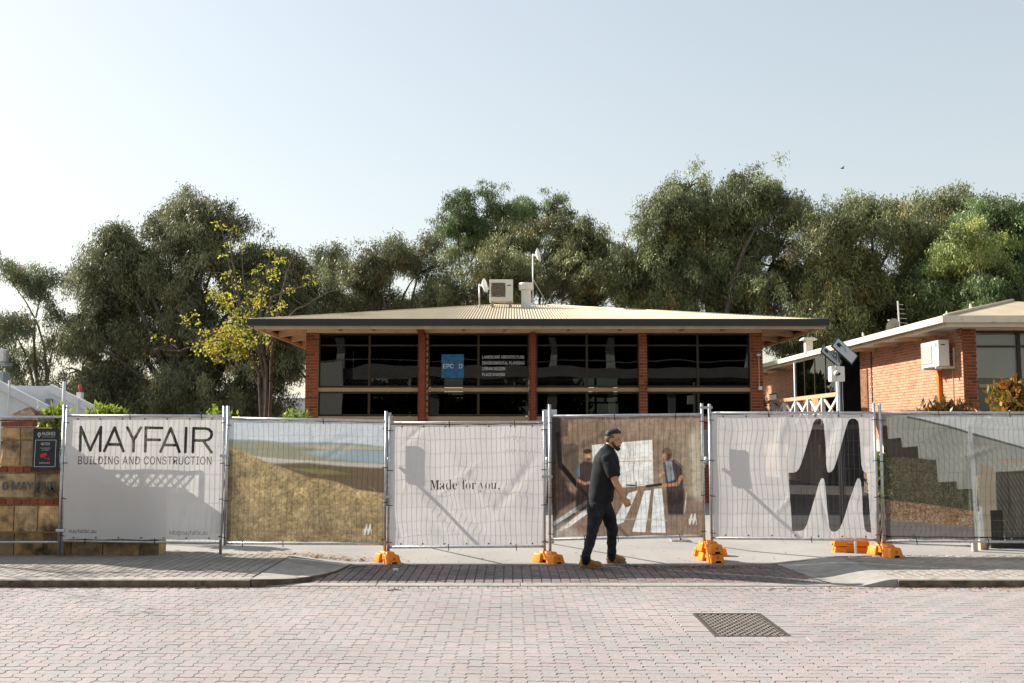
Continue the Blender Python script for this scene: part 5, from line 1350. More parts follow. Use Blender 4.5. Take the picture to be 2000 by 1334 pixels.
# grassland photo
cv = Canvas(446, 818, 752, 1061, (214, 221, 226), .97); H_, W_ = cv.h, cv.w
v_ = (cv.yy-818)/243
cv.a[..., :3] = (np.array([214, 220, 226])*(1-v_[..., None]*.0)+np.array([0, 0, 0])*0)/255.
nz = fnoise(H_, W_, 90, 5)
cv.a[..., :3] *= (.95+.1*nz)[..., None]
cv.poly([(440,858),(500,858),(560,862),(640,860),(700,862),(760,868),(760,905),(440,905)], (150,165,170), o=.9, feather=1)
cv.poly([(440,861),(520,862),(600,868),(650,878),(600,884),(640,893),(760,905),(760,940),(440,940)], (160,160,138), feather=1.5)
cv.poly([(585,881),(640,876),(700,874),(760,876),(760,901),(690,896),(620,886)], (160,178,187), feather=1)
cv.poly([(560,868),(620,866),(760,868),(760,874),(640,876)], (190,182,160), feather=1)
cv.poly([(495,891),(560,896),(640,899),(700,901),(760,903),(760,912),(640,908),(560,908),(510,904)], (205,200,188), feather=.8)
cv.poly([(520,906),(600,903),(680,909),(760,911),(760,965),(640,960),(560,930)], (116,102,82), feather=1.8)
cv.poly([(560,913),(640,915),(690,924),(620,925)], (140,140,90), o=.8, feather=1)
land = cv.polymask([(440,870),(470,880),(520,902),(560,915),(600,930),(660,940),(700,955),(760,962),(760,1070),(440,1070)]).astype(np.float32)
n1, n2, n3 = fnoise(H_, W_, 40, 8, 5), fnoise(H_, W_, 12, 9, 4), fnoise(H_, W_, 110, 10, 3)
base = np.array([180, 159, 118])[None, None]*(.46+1.08*(n1*.45+n2*.55))[..., None]*(.85+.3*n3)[..., None]
dk = np.clip((cv.yy-960)/90, 0, 1)[..., None]
base = base*(1-dk*.18)+np.array([90, 74, 58])*dk*.18
lft = np.clip(1-(cv.xx-446)/45, 0, 1)[..., None]*np.clip((cv.yy-880)/30, 0, 1)[..., None]; base = base*(1-.35*lft)
lm = blur(land, 3)[..., None]; cv.a[..., :3] = cv.a[..., :3]*(1-lm)+np.clip(base, 0, 255)/255.*lm
rb = np.random.default_rng(4)
for q in range(34):
    x, y = 450+300*rb.random(), 960+100*rb.random(); cv.line([(x, y), (x+rb.normal()*3, y-6-9*rb.random()), (x+rb.normal()*6, y-10-10*rb.random())], .8, (205,185,145), .55)
for q in range(60):
    x, y = 446+306*rb.random(), 975+88*rb.random(); r_ = 5+9*rb.random(); cv.ell(x, y, r_*1.5, r_*.6, (96, 78, 56), .16, 2); cv.ell(x-1, y-3, r_*1.2, r_*.4, (205, 180, 125), .13, 1.5)
cv.a[..., :3] *= (.93+.14*fnoise(H_, W_, 5, 73, 3))[..., None]
small_m(cv, 713, 1023, 15.5, 23, (236, 234, 230))
banner(2, cv, 'banner printed with a photo of golden scrubland above a blue bay', (446, 751, (819, 825), (1057.5, 1060)), 62, (630,), (478, 556), wav=.009, transl=.25)

# slogan
cv = Canvas(763, 826, 1062, 1068, WHITE, .93)
def serif(s): return ''.join(chr(0x1D400+ord(c)-65) if 'A' <= c <= 'Z' else chr(0x1D41A+ord(c)-97) if 'a' <= c <= 'z' else c for c in s)
if F_SERIF:
    cv.text(serif('M'), 841, 858, 937.5, 956.3, (70, 68, 68), .85, F_SERIF, 0)
    cv.text(serif('ade'), 859, 893, 936.5, 956.5, (70, 68, 68), .85, F_SERIF, -.012)
else: cv.text('Made', 841, 893, 937, 956.5, (70, 68, 68), .85)
cv.text(serif('for') if F_SERIF else 'for', 902.5, 930, 937, 956.5, (70, 68, 68), .85, F_SERIF, -.014)
cv.text(serif('you') if F_SERIF else 'you', 937, 970.5, 943, 961.5, (70, 68, 68), .85, F_SERIF, -.014)
cv.ell(975.3, 955.3, 1.6, 1.6, (70, 68, 68))
rb = np.random.default_rng(12)
for x, y, w, h_, n_ in ((978, 848, 46, 16, 16), (985, 876, 62, 14, 22)):
    pts = [(x+w*i/n_+rb.normal()*1.2, y+h_*(.5+.5*math.sin(i*2.2))*(.5+.5*rb.random())) for i in range(n_+1)]; cv.line(pts, .7, (150, 150, 152), .55)
banner(3, cv, 'plain white banner with the small serif words Made for you', (763.5, 1061, (829.5, 828), (1066, 1065)), 63, (877, 1005), (877, 1008), wav=.014)

# workshop photo
cv = Canvas(1077, 811, 1372, 1053, (116, 100, 86), .95); H_, W_ = cv.h, cv.w
st_ = .93+.14*fnoise(H_, W_, 30, 21, 3)
cv.a[..., :3] *= st_[..., None]
for x in range(1080, 1372, 12): cv.line([(x, 811), (x, 1053)], 1.2, (70, 58, 48), .35, .4)
cv.poly([(1180,811),(1372,811),(1372,900),(1280,860),(1230,850)], (138,122,106), o=.5, feather=8)
cv.poly([(1155,868),(1274,859),(1276,951),(1157,958)], (188,188,184), feather=.5)
for x in (1196, 1236): cv.line([(x, 864), (x+1, 955)], 1.5, (140,138,132), .8)
cv.line([(1156, 903), (1276, 902)], 2.5, (165,150,128), .9)
cv.poly([(1277,940),(1300,880),(1372,820),(1372,1053),(1290,1053)], (126,116,100), o=.7, feather=6)
cv.poly([(1345,850),(1368,830),(1372,1040),(1350,1000)], (172,168,150), o=.55, feather=4)
cv.poly([(1077,980),(1140,955),(1300,960),(1372,985),(1372,1053),(1077,1053)], (112,94,80), o=.8, feather=3)
cv.poly([(1077,811),(1092,811),(1098,870),(1094,920),(1110,960),(1130,975),(1090,1000),(1077,1030)], (52,44,40), o=.9, feather=2)
cv.line([(1088,845),(1092,905),(1140,968)], 9, (28,27,27), .95, .8)  # shadow of the post and raking brace, painted into the print
cv.line([(1100,890),(1180,845)], 7, (80,68,60), .5, 3)
# printed figures at a bench (plain, generic)
cv.ell(1147, 889, 7, 10, (150,112,90), .95, .8); cv.ell(1146, 881, 8, 5, (45,38,35), .9, .8)
cv.poly([(1122,1000),(1124,930),(1128,908),(1140,900),(1156,904),(1160,940),(1160,1000)], (58,50,48), o=.95, feather=1)
cv.poly([(1122,910),(1130,903),(1131,930),(1126,938),(1121,928)], (92,112,120), feather=.8)
cv.line([(1126,938),(1140,946),(1160,942)], 6, (165,120,95), .9, .6)
cv.ell(1303, 889, 10, 13, (70,52,44), .95, 1); cv.ell(1298, 893, 5, 8, (140,105,88), .9, .8)
cv.poly([(1296,905),(1318,900),(1334,915),(1336,960),(1332,1010),(1304,1010),(1300,950)], (64,54,54), o=.95, feather=1)
cv.poly([(1299,904),(1312,902),(1318,940),(1304,946)], (118,128,134), o=.9, feather=.8)
cv.line([(1330,935),(1322,950),(1290,952)], 7, (165,122,98), .95, .6); cv.line([(1296,926),(1288,932)], 5, (165,122,98), .9, .6)
cv.line([(1262,953),(1290,950)], 5, (40,38,40), .95, .5); cv.line([(1222,950),(1238,951)], 2.5, (40,40,42), .95, .4); cv.line([(1241,944),(1241,956)], 2, (50,48,46), .9, .4)
for pts, col in (([(1078,1022),(1150,975),(1153,981),(1080,1034)], (158,160,158)), ([(1084,1042),(1160,982),(1176,984),(1108,1034)], (186,188,186)),
                 ([(1226,966),(1244,961),(1216,1024),(1188,1036)], (186,188,188)), ([(1257,962),(1270,961),(1258,1046),(1232,1044)], (196,200,202)), ([(1276,958),(1292,958),(1298,1047),(1268,1047)], (190,196,198)),
                 ([(1078,1030),(1120,1004),(1122,1008),(1080,1042)], (60,54,50))):
    cv.poly(pts, col, o=.95, feather=.6)
cv.line([(1180,1020),(1240,1018),(1300,1022)], 3, (160,150,138), .6, .8); cv.line([(1335,1008),(1340,968)], 2.2, (170,165,158), .9, .4)
cv.poly([(1077,1030),(1100,1020),(1140,1053),(1077,1053)], (170,165,158), o=.5, feather=4)
for x0_, y0_, x1_, y1_ in ((1132,915,1136,990),(1143,912,1146,985),(1152,915,1150,980),(1310,915,1312,1000),(1322,920,1326,1000),(1303,940,1304,1005)): cv.line([(x0_, y0_), (x1_, y1_)], 1.6, (34,29,28), .6, .5)
cv.line([(1128,908),(1124,960)], 1.5, (140,128,118), .5, .5); cv.line([(1318,903),(1333,918),(1335,958)], 1.6, (150,136,124), .6, .5)
cv.ell(1149, 890, 3, 5, (178,140,116), .8, .8); cv.ell(1148, 897, 5, 3, (70,52,46), .8, .8); cv.line([(1150,887),(1153,887)], 1, (50,38,34), .8, .3); cv.ell(1296, 892, 2.5, 4, (176,138,116), .8, .7); cv.ell(1297, 900, 4, 3, (120,96,84), .8, .7); cv.ell(1305, 882, 9, 6, (104,84,70), .7, 1)
cv.poly([(1124,960),(1160,955),(1160,1000),(1122,1000)], (44,38,37), o=.7, feather=2); cv.poly([(1302,965),(1336,965),(1332,1010),(1304,1010)], (48,42,44), o=.7, feather=2)
sh2 = (1.06+.42*fnoise(H_, W_, 26, 71, 5))*(.92+.16*fnoise(H_, W_, 4, 72, 2)); cv.a[..., :3] *= sh2[..., None]
small_m(cv, 1343.5, 1009, 15.5, 23, (232, 230, 226))
banner(4, cv, 'dark brown banner printed with a photo of two people working timber in a shed', (1078.5, 1371, (815, 811.5), (1050, 1045)), 64, (1200, 1320), (1140, 1205, 1325), wav=.012, transl=.28)

# emblem
cv = Canvas(1390, 807, 1709, 1056, WHITE, .93)
cv.poly([(1340+a/3.176, 740+b/3.176) for a, b in EMBLEM], (40, 39, 40), .86)
banner(5, cv, 'white banner with a huge black double peaked wavy M emblem', (1391, 1708, (809, 808), (1048.5, 1052)), 65, (1503, 1640), (1581,), wav=.012)

# stepped hedge photo
cv = Canvas(1725, 807, 2034, 1057, (192, 196, 196), .93); H_, W_ = cv.h, cv.w
cv.poly([(1725,807),(1780,812),(1880,838),(2034,886),(2034,990),(1725,990)], (146,148,140), feather=1.5)
cv.line([(1775,812),(1850,830),(1900,846),(2034,884)], 4, (78,80,78), .85, .8)
for k in range(15): cv.line([(1740+k*18, 830+k*4), (1800+k*18, 905+k*4)], 1.4, (178,180,172), .5, .5)
steps = [(1725,830),(1734,830),(1735,857),(1761,854),(1763,874),(1793,871),(1794,900),(1827,898),(1829,943),(1866,941),(1867,957),(1907,955),(1908,1000),(1725,1000)]
cv.poly(steps, (44,45,42), .88, feather=.4)
hd = cv.polymask([(1725,895),(1760,892),(1827,899),(1829,943),(1866,941),(1867,957),(1905,957),(1905,1010),(1850,1000),(1725,985)]).astype(np.float32)
n2 = fnoise(H_, W_, 9, 31, 4); hc = np.array([80, 80, 62])[None, None]*(.45+1.0*n2)[..., None]; hm = blur(hd, 2)[..., None]; cv.a[..., :3] = cv.a[..., :3]*(1-hm)+hc/255*hm
md = cv.polymask([(1725,978),(1800,985),(1905,1000),(1905,1036),(1725,1020)]).astype(np.float32)
n3 = fnoise(H_, W_, 7, 33, 4); mc = np.array([140, 112, 86])[None, None]*(.4+1.15*n3)[..., None]; mm = blur(md, 2)[..., None]; cv.a[..., :3] = cv.a[..., :3]*(1-mm)+mc/255*mm
cv.poly([(1725,1018),(1905,1032),(1905,1057),(1725,1057)], (112,106,104), feather=1.5)
cv.poly([(1893,828),(1902,828),(1906,1057),(1898,1057)], (182,184,184), o=.9, feather=.5)
cv.poly([(1911,905),(1940,915),(1942,1000),(1930,1057),(1916,1057)], (150,138,118), o=.9, feather=1)
cv.poly([(1943,922),(2034,918),(2034,1057),(1958,1057),(1943,1000)], (72,70,62), o=.95, feather=.8)
for k in range(14): cv.line([(1935+k*8-30, 925), (1990+k*8-20, 1045)], 1.2, (140,138,128), .5, .3)
cv.poly([(1930,998),(1953,997),(1955,1057),(1930,1057)], (44,42,38), o=.95, feather=.6)
cv.line([(1950,902),(2034,900)], 6, (168,140,118), .6, .8)
cv.line([(1725,1051),(2034,1053)], 3, (30,30,30), .9)
banner(6, cv, 'grey banner printed with a photo of a stepped hedge and slatted screens', (1726, 2033, (809, 809), (1054, 1056)), 66, (1836, 1975), (1784, 1923), wav=.012, transl=.28)

# camera surveillance notice on the left panel
hs_ = Canvas(64, 837, 116, 919.5, (14, 24, 33), 1., S=6)
hs_.ell(76, 848.3, 3.6, 3.6, (225,225,225)); hs_.ell(76, 848.3, 2.8, 2.8, (14,24,33)); hs_.line([(74.4,850),(74.4,846.8),(76.8,846.5),(77.2,849)], .7, (225,225,225)); hs_.line([(75,852.6),(77,852.6)], 1.1, (225,225,225)); hs_.line([(75.4,854),(76.8,854)], .9, (225,225,225))
hs_.text('HUGHES', 82, 108.5, 843.5, 850.3, (232,232,232), None, F_SANS); hs_.text('ELECTRICAL GROUP', 82, 108, 852, 854.6, (190,190,190), None, F_SANS)
for a, b in (((69,859.5),(110.5,859.5)), ((110.5,859.5),(109.5,911.5)), ((109.5,911.5),(68,911.5)), ((68,911.5),(69,859.5))): hs_.line([a, b], .8, (225,225,225))
hs_.text('NOTICE', 80.5, 98.5, 864.5, 869.5, (232,232,232), None, F_SANS)
hs_.text('THESE PREMISES', 79, 100, 874.2, 876.8, (215,215,215), None, F_SANS); hs_.text('ARE UNDER', 82.5, 96.5, 878, 880.4, (215,215,215), None, F_SANS)
hs_.poly([(80,887),(91,884),(93,890),(82,894.5),(79,892)], (196,24,28)); hs_.line([(88,893),(91,896),(97.5,896)], 1.4, (196,24,28)); hs_.line([(97.5,893),(97.5,899)], 1.3, (196,24,28))
hs_.text('SURVEILLANCE', 77.5, 99.5, 902.5, 905.8, (225,225,225), None, F_SANS); hs_.text('hugheselectrical', 81, 95, 915, 916.4, (110,115,120), None, F_SANS)
im = hs_.image('notice'); m = bpy.data.materials.new('notice_print'); m.use_nodes = True; nt_ = m.node_tree; ti = nt_.nodes.new('ShaderNodeTexImage'); ti.image = im
lk(nt_, ti.outputs[0], nt_.nodes['Principled BSDF'].inputs['Base Color']); nt_.nodes['Principled BSDF'].inputs['Roughness'].default_value = .45
Yn = 13.83; c = [at(65.5, 837, Yn), at(115.5, 837, Yn), at(113.5, 919.5, Yn), at(62.5, 919.5, Yn)]
nb = thing('notice_board', 'dark navy surveillance notice with a red camera symbol hung on the left fence panel', 'notice', ((c[0].x+c[1].x)/2, Yn, c[3].z))
mb = MB().add([c[3], c[2], c[1], c[0]], [(0, 1, 2, 3)]); me = mb.mesh('printed_face', m, wloc(nb), fix=False); uv = me.uv_layers.new(name='print')
uv.data.foreach_set('uv', [0, 0, 1, 0, 1, 1, 0, 1]); link('printed_face', me, nb)
MB().box(min(c[3].x, c[0].x)+.002, c[2].x+.001, Yn+.002, Yn+.008, c[3].z+.002, c[0].z-.002).build('board', m_gutter, nb)
for q in (c[0], c[1]): MB().tube([(q.x*.999, Yn-.004, q.z-.03), (q.x*.999, Yn+.05, q.z-.02)], .004, 4).build('cable_tie', m_black, nb)
# little white notice behind the post between the slogan and the workshop banners
Yw = 14.12; a, b = at(1059.5, 840, Yw), at(1087.5, 800, Yw)
ns = thing('site_notice', 'narrow white notice sheet half hidden behind the fence posts beside the workshop banner', 'notice', ((a.x+b.x)/2, Yw, a.z))
MB().box(a.x, b.x, Yw, Yw+.006, at(1070, 838, Yw).z, b.z).build('sheet', m_white, ns)
for s_, x0, x1, yt, yb_ in (('O E', 1063.5, 1070.5, 814.5, 817.8), ('AUT', 1064.5, 1070.5, 821.5, 824.2), ('IS', 1066.5, 1070, 825.5, 828), ('TH', 1065.5, 1070.5, 829, 831.6)):
    x = at(x0, yt, Yw).x; flat_text(s_, x, at(x0, yb_, Yw).z, at(x0, yt, Yw).z-at(x0, yb_, Yw).z, Yw-.003, m_lettergrey, ns, F_SANS, at(x1, yt, Yw).x-x)
# ---------------------------------------------------------------- orange fence feet
def foot_mesh():
    mb = MB(); cs = [(-.112, 0), (-.045, 0), (-.038, .028), (.038, .028), (.045, 0), (.112, 0), (.088, .120), (.07, .130), (-.07, .130), (-.088, .120)]
    for s_ in (-1, 1):
        a = [(.070*s_, y, z) for y, z in cs]; b = [((.262-(.035*z/.13))*s_, y*.96, z) for y, z in cs]; n = len(cs)
        mb.add(a+b, [tuple(range(n)), tuple(range(2*n-1, n-1, -1))]+[(i, (i+1) % n, n+(i+1) % n, n+i) for i in range(n)])
    me1 = mb
    mb2 = MB().add([(-.075, -.07, .045), (.075, -.07, .045), (.075, .07, .045), (-.075, .07, .045), (-.075, -.055, .140), (.075, -.055, .140), (.075, .055, .140), (-.075, .055, .140)], [(3,2,1,0),(4,5,6,7),(0,1,5,4),(1,2,6,5),(2,3,7,6),(3,0,4,7)])
    mb2.add([(-.15, -.065, .1295), (.15, -.065, .1295), (.15, .065, .1295), (-.15, .065, .1295), (-.125, -.048, .165), (.125, -.048, .165), (.125, .048, .165), (-.125, .048, .165)], [(3,2,1,0),(4,5,6,7),(0,1,5,4),(1,2,6,5),(2,3,7,6),(3,0,4,7)])
    mb1 = MB(); mb1.v = mb.v+mb2.v; mb1.f = mb.f+[tuple(i+len(mb.v) for i in f) for f in mb2.f]
    return mb1.mesh('ballast_block', m_orange, (0, 0, 0), smooth=False, bevel=.011)
fmesh = foot_mesh(); fmesh.polygons.foreach_set('use_smooth', [True]*len(fmesh.polygons))
try: fmesh.set_sharp_from_angle(angle=R(50))
except Exception: pass
m_capo = M('dull_orange_cap', (.62, .16, .01), .55, var=.1)
def foot(label, px, Y, z, rot, sc_=.94):
    o = link('ballast_block', fmesh, None, (at(px, 1075, Y).x, Y, z)); o.rotation_euler = (0, 0, R(rot)); o.scale = (sc_, sc_, sc_)
    r_ = R(rot); up_ = Vector((0, 0, 1))
    for s_ in (-1, 1):
        cap = MB().tube([(.232*s_, .0, .075), (.2485*s_, .0, .075)], [.024, .021], 12); co = link('filler_cap', cap.mesh('filler_cap', m_capo), o)
        sl_ = MB().box(.235*s_-.02, .235*s_+.02, -.034, .034, -.0005, .024); link('slot', sl_.mesh('slot', m_pit), o)
    return tag(o, label, 'ballast block', 'orange plastic fence feet')
foot('orange plastic fence foot under the posts right of the grassland banner', 756.5, 13.97, -.087, -58)
foot('orange plastic fence foot beside the walking man, right of the slogan banner', 1070.5, 13.97, -.087, -52)
foot('lower orange fence foot of the pair stacked under the middle double post', 1388, 14.12, -.087, -76)
foot('upper orange fence foot of the pair stacked under the middle double post', 1387, 14.12, -.087+.127, -76)
foot('orange fence foot lying crosswise behind the stacked pair at the middle double post', 1387, 14.75, -.091, -4)
foot('lower orange fence foot of the pair lying under the black emblem banner', 1661, 14.55, -.055, -5, .98)
foot('upper orange fence foot of the pair lying under the black emblem banner', 1661, 14.55, -.055+.132, -5, .98)
foot('orange fence foot at the post between the emblem banner and the hedge banner', 1728, 14.0, .002, -72, 1.0)
def brace(label, px, y, z0):
    x = at(px, 930, y).x; zg = ground_z(x, y+2.4)
    t = thing('fence_brace', label, 'fence brace', (x, y+1.2, zg), 'raking braces behind the fence')
    MB().tube([(x, y+.03, z0), (x, y+2.4, zg+.02)], .021, 8).build('raker', m_steel, t, smooth=True)
    MB().box(x-.09, x+.09, y+.12, y+.155, z0-.09, z0+.40).build('shadow_plate', m_greyp, t)  # unseen plate, made up to cast the dark upright shape on the banner
    MB().box(x-.15, x+.15, y+2.3, y+2.6, zg-.01, zg+.03).build('foot_plate', m_steel, t)
    MB().tube([(x, y+.03, z0-.02), (x, y+.13, z0+.02)], .018, 6).build('bracket', m_steel, t)
brace('raking brace behind the post right of the grassland banner', 757, 14.05, 1.34)
brace('raking brace behind the post left of the workshop banner', 1069, 14.08, 1.34)
brace('raking brace behind the double post left of the emblem banner', 1381, 14.25, 1.34)
x = at(1671, 1060, 14.35).x; wp = MB().tube([(x, 14.35, zf(x)-.01), (x-.005, 14.36, .75)], .019, 8)
tag(wp.build('white_stake', m_white, None, smooth=True), 'thin white stake in front of the orange feet under the emblem banner', 'stake')
# behind the right panel: concrete post, steel post and dark planter box that show under the banner
q = at(1920, 1076, 14.9); MB_ = MB().box(q.x-.06, q.x+.06, 14.85, 15.0, -.1, 1.05)
tag(MB_.build('concrete_post', m_stone, None, tint=(1.3, 1.35, 1.6)), 'short rough concrete post behind the hedge banner, its foot showing below', 'post')
q = at(1904, 1076, 14.6); tag(MB().box(q.x-.035, q.x+.035, 14.57, 14.64, -.05, 1.5).build('steel_post', m_steel), 'square galvanised post behind the hedge banner, its foot showing below', 'post')
pb = thing('planter_box', 'dark timber planter box behind the hedge banner, its base showing below', 'planter', (at(1985, 1076, 15.1).x, 15.1, -.09))
x0, x1 = at(1936, 1076, 15.1).x, at(2150, 1076, 15.1).x
for k in range(5): MB().box(x0, x1, 15.1+.001*(k % 2), 15.14, -.09+.16*k, -.09+.16*k+.15).build('plank', m_timber, pb, tint=(.35+.1*(k % 3),)*3)
MB().box(x0, x0+.04, 15.141, 15.8, -.09, .70).build('side', m_timber, pb, tint=(.5, .5, .5))
# ================================================================ THE WALKING MAN
YM, ZG = 13.30, -.087
def Q(px, py, dy=0.0): return at(px, py, YM+dy) if dy == 0 else Vector((at(px, py, YM).x, YM+dy, at(px, py, YM).z))
def remesh(name, mb, mat, parent, voxel, noise=0., nscale=12., seed=0., iters=4):
    me = mb.mesh(name, mat, (0, 0, 0), fix=True)
    o = link(name, me); md = o.modifiers.new('r', 'REMESH'); md.mode = 'VOXEL'; md.voxel_size = voxel; md.use_smooth_shade = True
    sm = o.modifiers.new('s', 'SMOOTH'); sm.factor = .5; sm.iterations = iters
    bpy.context.view_layer.update()
    nm = bpy.data.meshes.new_from_object(o.evaluated_get(bpy.context.evaluated_depsgraph_get()))
    bpy.data.objects.remove(o); n = len(nm.vertices)
    co = np.empty(n*3, np.float32); nm.vertices.foreach_get('co', co); co = co.reshape(-1, 3)
    if noise:
        no = np.empty(n*3, np.float32); nm.vertices.foreach_get('normal', no); no = no.reshape(-1, 3)
        w = co*nscale; d = np.zeros(n)
        r_ = np.random.default_rng(int(seed))
        for q in range(10):
            k = r_.normal(size=3)*np.array([.8, .8, 1.3]); d += np.sin(w@k+r_.random()*6.28)*np.sin(w@(r_.normal(size=3)*.6)+r_.random()*6)
        co = co+no*(d*noise)[:, None]
    off = np.array(wloc(parent)) if parent is not None else np.zeros(3)
    nm.vertices.foreach_set('co', (co-off).astype(np.float32).ravel())
    nm.polygons.foreach_set('use_smooth', [True]*len(nm.polygons)); nm.materials.clear(); nm.materials.append(mat); nm.name = name; nm.update()
    return link(name, nm, parent)
m_skin = M('skin', (.46, .235, .125), .55, var=.10, scale=25, spec=.35, bump=.05, bscale=200)
m_shirt = M('black_cotton', (.014, .015, .017), .85, var=.15, scale=20, bump=.15, bscale=300, spec=.2)
m_jean = M('black_denim', (.020, .022, .027), .85, var=.3, scale=14, bump=.2, bscale=300, spec=.2, var2=.3, scale2=5)
m_boot = M('tan_suede', (.40, .215, .085), .8, var=.2, scale=25, bump=.25, bscale=120)
m_sole = M('tan_sole', (.30, .17, .07), .8, var=.1)
m_hair = M('dark_hair', (.022, .019, .017), .6, var=.3, scale=60, bump=.5, bscale=90)
m_grey = M('cropped_grey_hair', (.12, .085, .065), .8, var=.2, scale=60)
m_beard = M('dark_beard', (.045, .030, .024), .85, var=.3, scale=80, bump=.5, bscale=150)
m_eye = M('eye', (.10, .08, .07), .25, var=0)
nf, ff_ = gnd(1150, 1109.5, ZG), gnd(1200, 1100, ZG)          # near and far foot on the ground
man = thing('person', 'bearded man in black T-shirt, black jeans and tan boots walking right past the fence', 'person', (at(1172, 1100, YM).x, YM, ZG))
NY, FY = nf.y-YM, ff_.y-YM
def G(px, py, yy):                     # point seen at a pixel, at depth yy
    return at(px, py, YM+yy)
b = MB()
# head, neck, face
b.ball(Q(1196.5, 854), .098, .076, .106); b.ball(Q(1202.5, 868), .062, .056, .068); b.cone(Q(1195, 849), .066, Q(1204, 852), .058)
b.cone(Q(1208.5, 856), .014, Q(1213.2, 865), .0155); b.ball(Q(1207.5, 854.5), .016, .05, .013); b.ball(Q(1206, 863), .025, .045, .02)
b.ball(Q(1209.5, 871.5), .017, .022, .013); b.ball(Q(1207, 877.5), .026, .028, .02)
for s_ in (-1, 1): b.ball(Q(1192, 860.5, .074*s_), .020, .012, .033)
b.cone(Q(1193, 866), .062, Q(1187, 884), .068)
# trunk
b.cone(Q(1184, 893, -.1), .075, Q(1184, 893, .1), .075); b.ball(Q(1182, 915), .135, .165, .20); b.ball(Q(1177, 950), .135, .155, .17); b.ball(Q(1171, 980), .14, .155, .11)
# arms
sh, el, wr = Q(1184, 897, -.175), Q(1200, 943, -.245), Q(1214, 970, -.27)
b.cone(sh, .062, Q(1192, 921, -.22), .056); b.cone(Q(1192, 921, -.22), .056, el, .046); b.cone(el, .046, Q(1206, 954, -.255), .047); b.cone(Q(1206, 954, -.255), .046, wr, .030)
sf, ef, wf_ = Q(1181, 897, .18), Q(1176, 938, .23), Q(1180, 962, .21)
b.cone(sf, .06, ef, .045); b.cone(ef, .046, wf_, .029)
def hand(b, w, dirv, outv, k=1.0):
    """palm, four curled fingers of unequal length and a thumb leaving the side of the palm"""
    d = Vector(dirv).normalized(); o = Vector(outv); o = (o-d*o.dot(d)).normalized(); c = d.cross(o).normalized()   # c: palm normal side
    p0 = w+d*.012
    for q in np.linspace(-.030, .030, 5): b.cone(p0+o*q*.7, .017*k, w+d*.082+o*q, .0155*k)
    for q, L in zip((-.034, -.0115, .0115, .033), (.030, .036, .034, .027)):
        a = w+d*.090+o*q; e1 = a+(d*.85+c*.5).normalized()*L; e2 = e1+(d*.1+c*1.0).normalized()*L*.75; e3 = e2+(-d*.75+c*.6).normalized()*L*.55
        b.cone(a, .0105*k, e1, .0095*k, 8); b.cone(e1, .0095*k, e2, .0085*k, 8); b.cone(e2, .0085*k, e3, .0075*k, 8)
    t0 = w+d*.028-o*.026; t1 = w+d*.058-o*.048+c*.018; t2 = w+d*.085-o*.046+c*.034
    b.cone(t0, .014*k, t1, .0115*k, 8); b.cone(t1, .0115*k, t2, .009*k, 8)
hd_ = Vector((.50, -.05, -.86))
hand(b, wr, hd_, (-.86, 0, -.5)); hand(b, wf_, (.3, 0, -1), (1, 0, .3))
# legs
hipn, kn, an = Q(1164, 985, -.09), G(1157, 1037, -.13), G(1144, 1094, NY)
hipf, kf, af = Q(1179, 985, .09), G(1196.5, 1035, .14), G(1194, 1087, FY)
b.cone(hipn, .095, kn, .058); b.cone(kn, .056, an, .04); b.cone(hipf, .095, kf, .058); b.cone(kf, .056, af, .04)
fa_, fb_ = Vector((an.x, an.y, ZG+.06)), Vector((an.x+.15, an.y-.01, ZG+.045)); b.cone(an, .04, fa_, .04); b.cone(fa_, .04, fb_, .032)
fa_, fb_ = Vector((af.x, af.y, ZG+.06)), Vector((af.x+.15, af.y-.01, ZG+.045)); b.cone(af, .04, fa_, .04); b.cone(fa_, .04, fb_, .032)
remesh('body', b, m_skin, man, .0058, iters=2)
# T-shirt: loft that follows the side outline, plus sleeves
sh_ = MB(); rows = [(868.5,1181.5,1196.5,.055),(874,1180,1199,.075),(879,1172,1201.5,.12),(885,1165.5,1204,.175),(892,1161,1206.5,.205),(902,1158,1209,.212),(913,1156,1211,.208),(925,1154.5,1210,.198),(938,1153,1207,.190),(950,1151,1203.5,.187),(962,1149,1200,.19),(972,1147.5,1197.5,.195),(981,1147.5,1195.5,.198)]
n = 40; vs, fs = [], []
for py, xa, xb, ry in rows:
    for k in range(n):
        a = 2*math.pi*k/n; ca_, sa_ = math.cos(a), math.sin(a); e = .85
        cx_ = (xa+xb)/2; hx = (xb-xa)/2
        p = Q(cx_+hx*math.copysign(abs(ca_)**e, ca_), py+(2.5*ca_ if py < 880 else -1.5*ca_ if py > 960 else 0), ry*math.copysign(abs(sa_)**e, sa_)); vs.append(p)
m_ = len(rows)
for i in range(m_-1):
    for k in range(n): fs.append((i*n+k, i*n+(k+1) % n, (i+1)*n+(k+1) % n, (i+1)*n+k))
fs += [tuple(range(n)), tuple(range((m_-1)*n, m_*n))[::-1]]
sh_.add(vs, fs)
sh_.cone(Q(1183, 897, -.165), .082, Q(1190, 912, -.205), .084); sh_.tube([Q(1187, 904, -.19), Q(1192, 916, -.215), Q(1196.5, 929.5, -.232)], [.084, .084, .080], 20)
sh_.cone(Q(1181, 897, .165), .082, Q(1177, 912, .205), .08); sh_.tube([Q(1179, 904, .19), Q(1172, 929, .23)], [.08, .076], 20)
shirt = remesh('t_shirt', sh_, m_shirt, man, .0085, .0026, 13, 3, iters=3)
je = MB(); je.ball(Q(1171, 981), .160, .172, .115); je.cone(hipn, .118, Q(1161, 1012, -.110), .098); je.cone(Q(1161, 1012, -.110), .098, kn, .076); je.cone(kn, .073, G(1151, 1062, -.155), .067)
je.tube([kn, G(1151.5, 1060, -.155), G(1146, 1082, -.18), G(1143, 1096, NY)], [.07, .068, .060, .060], 18)
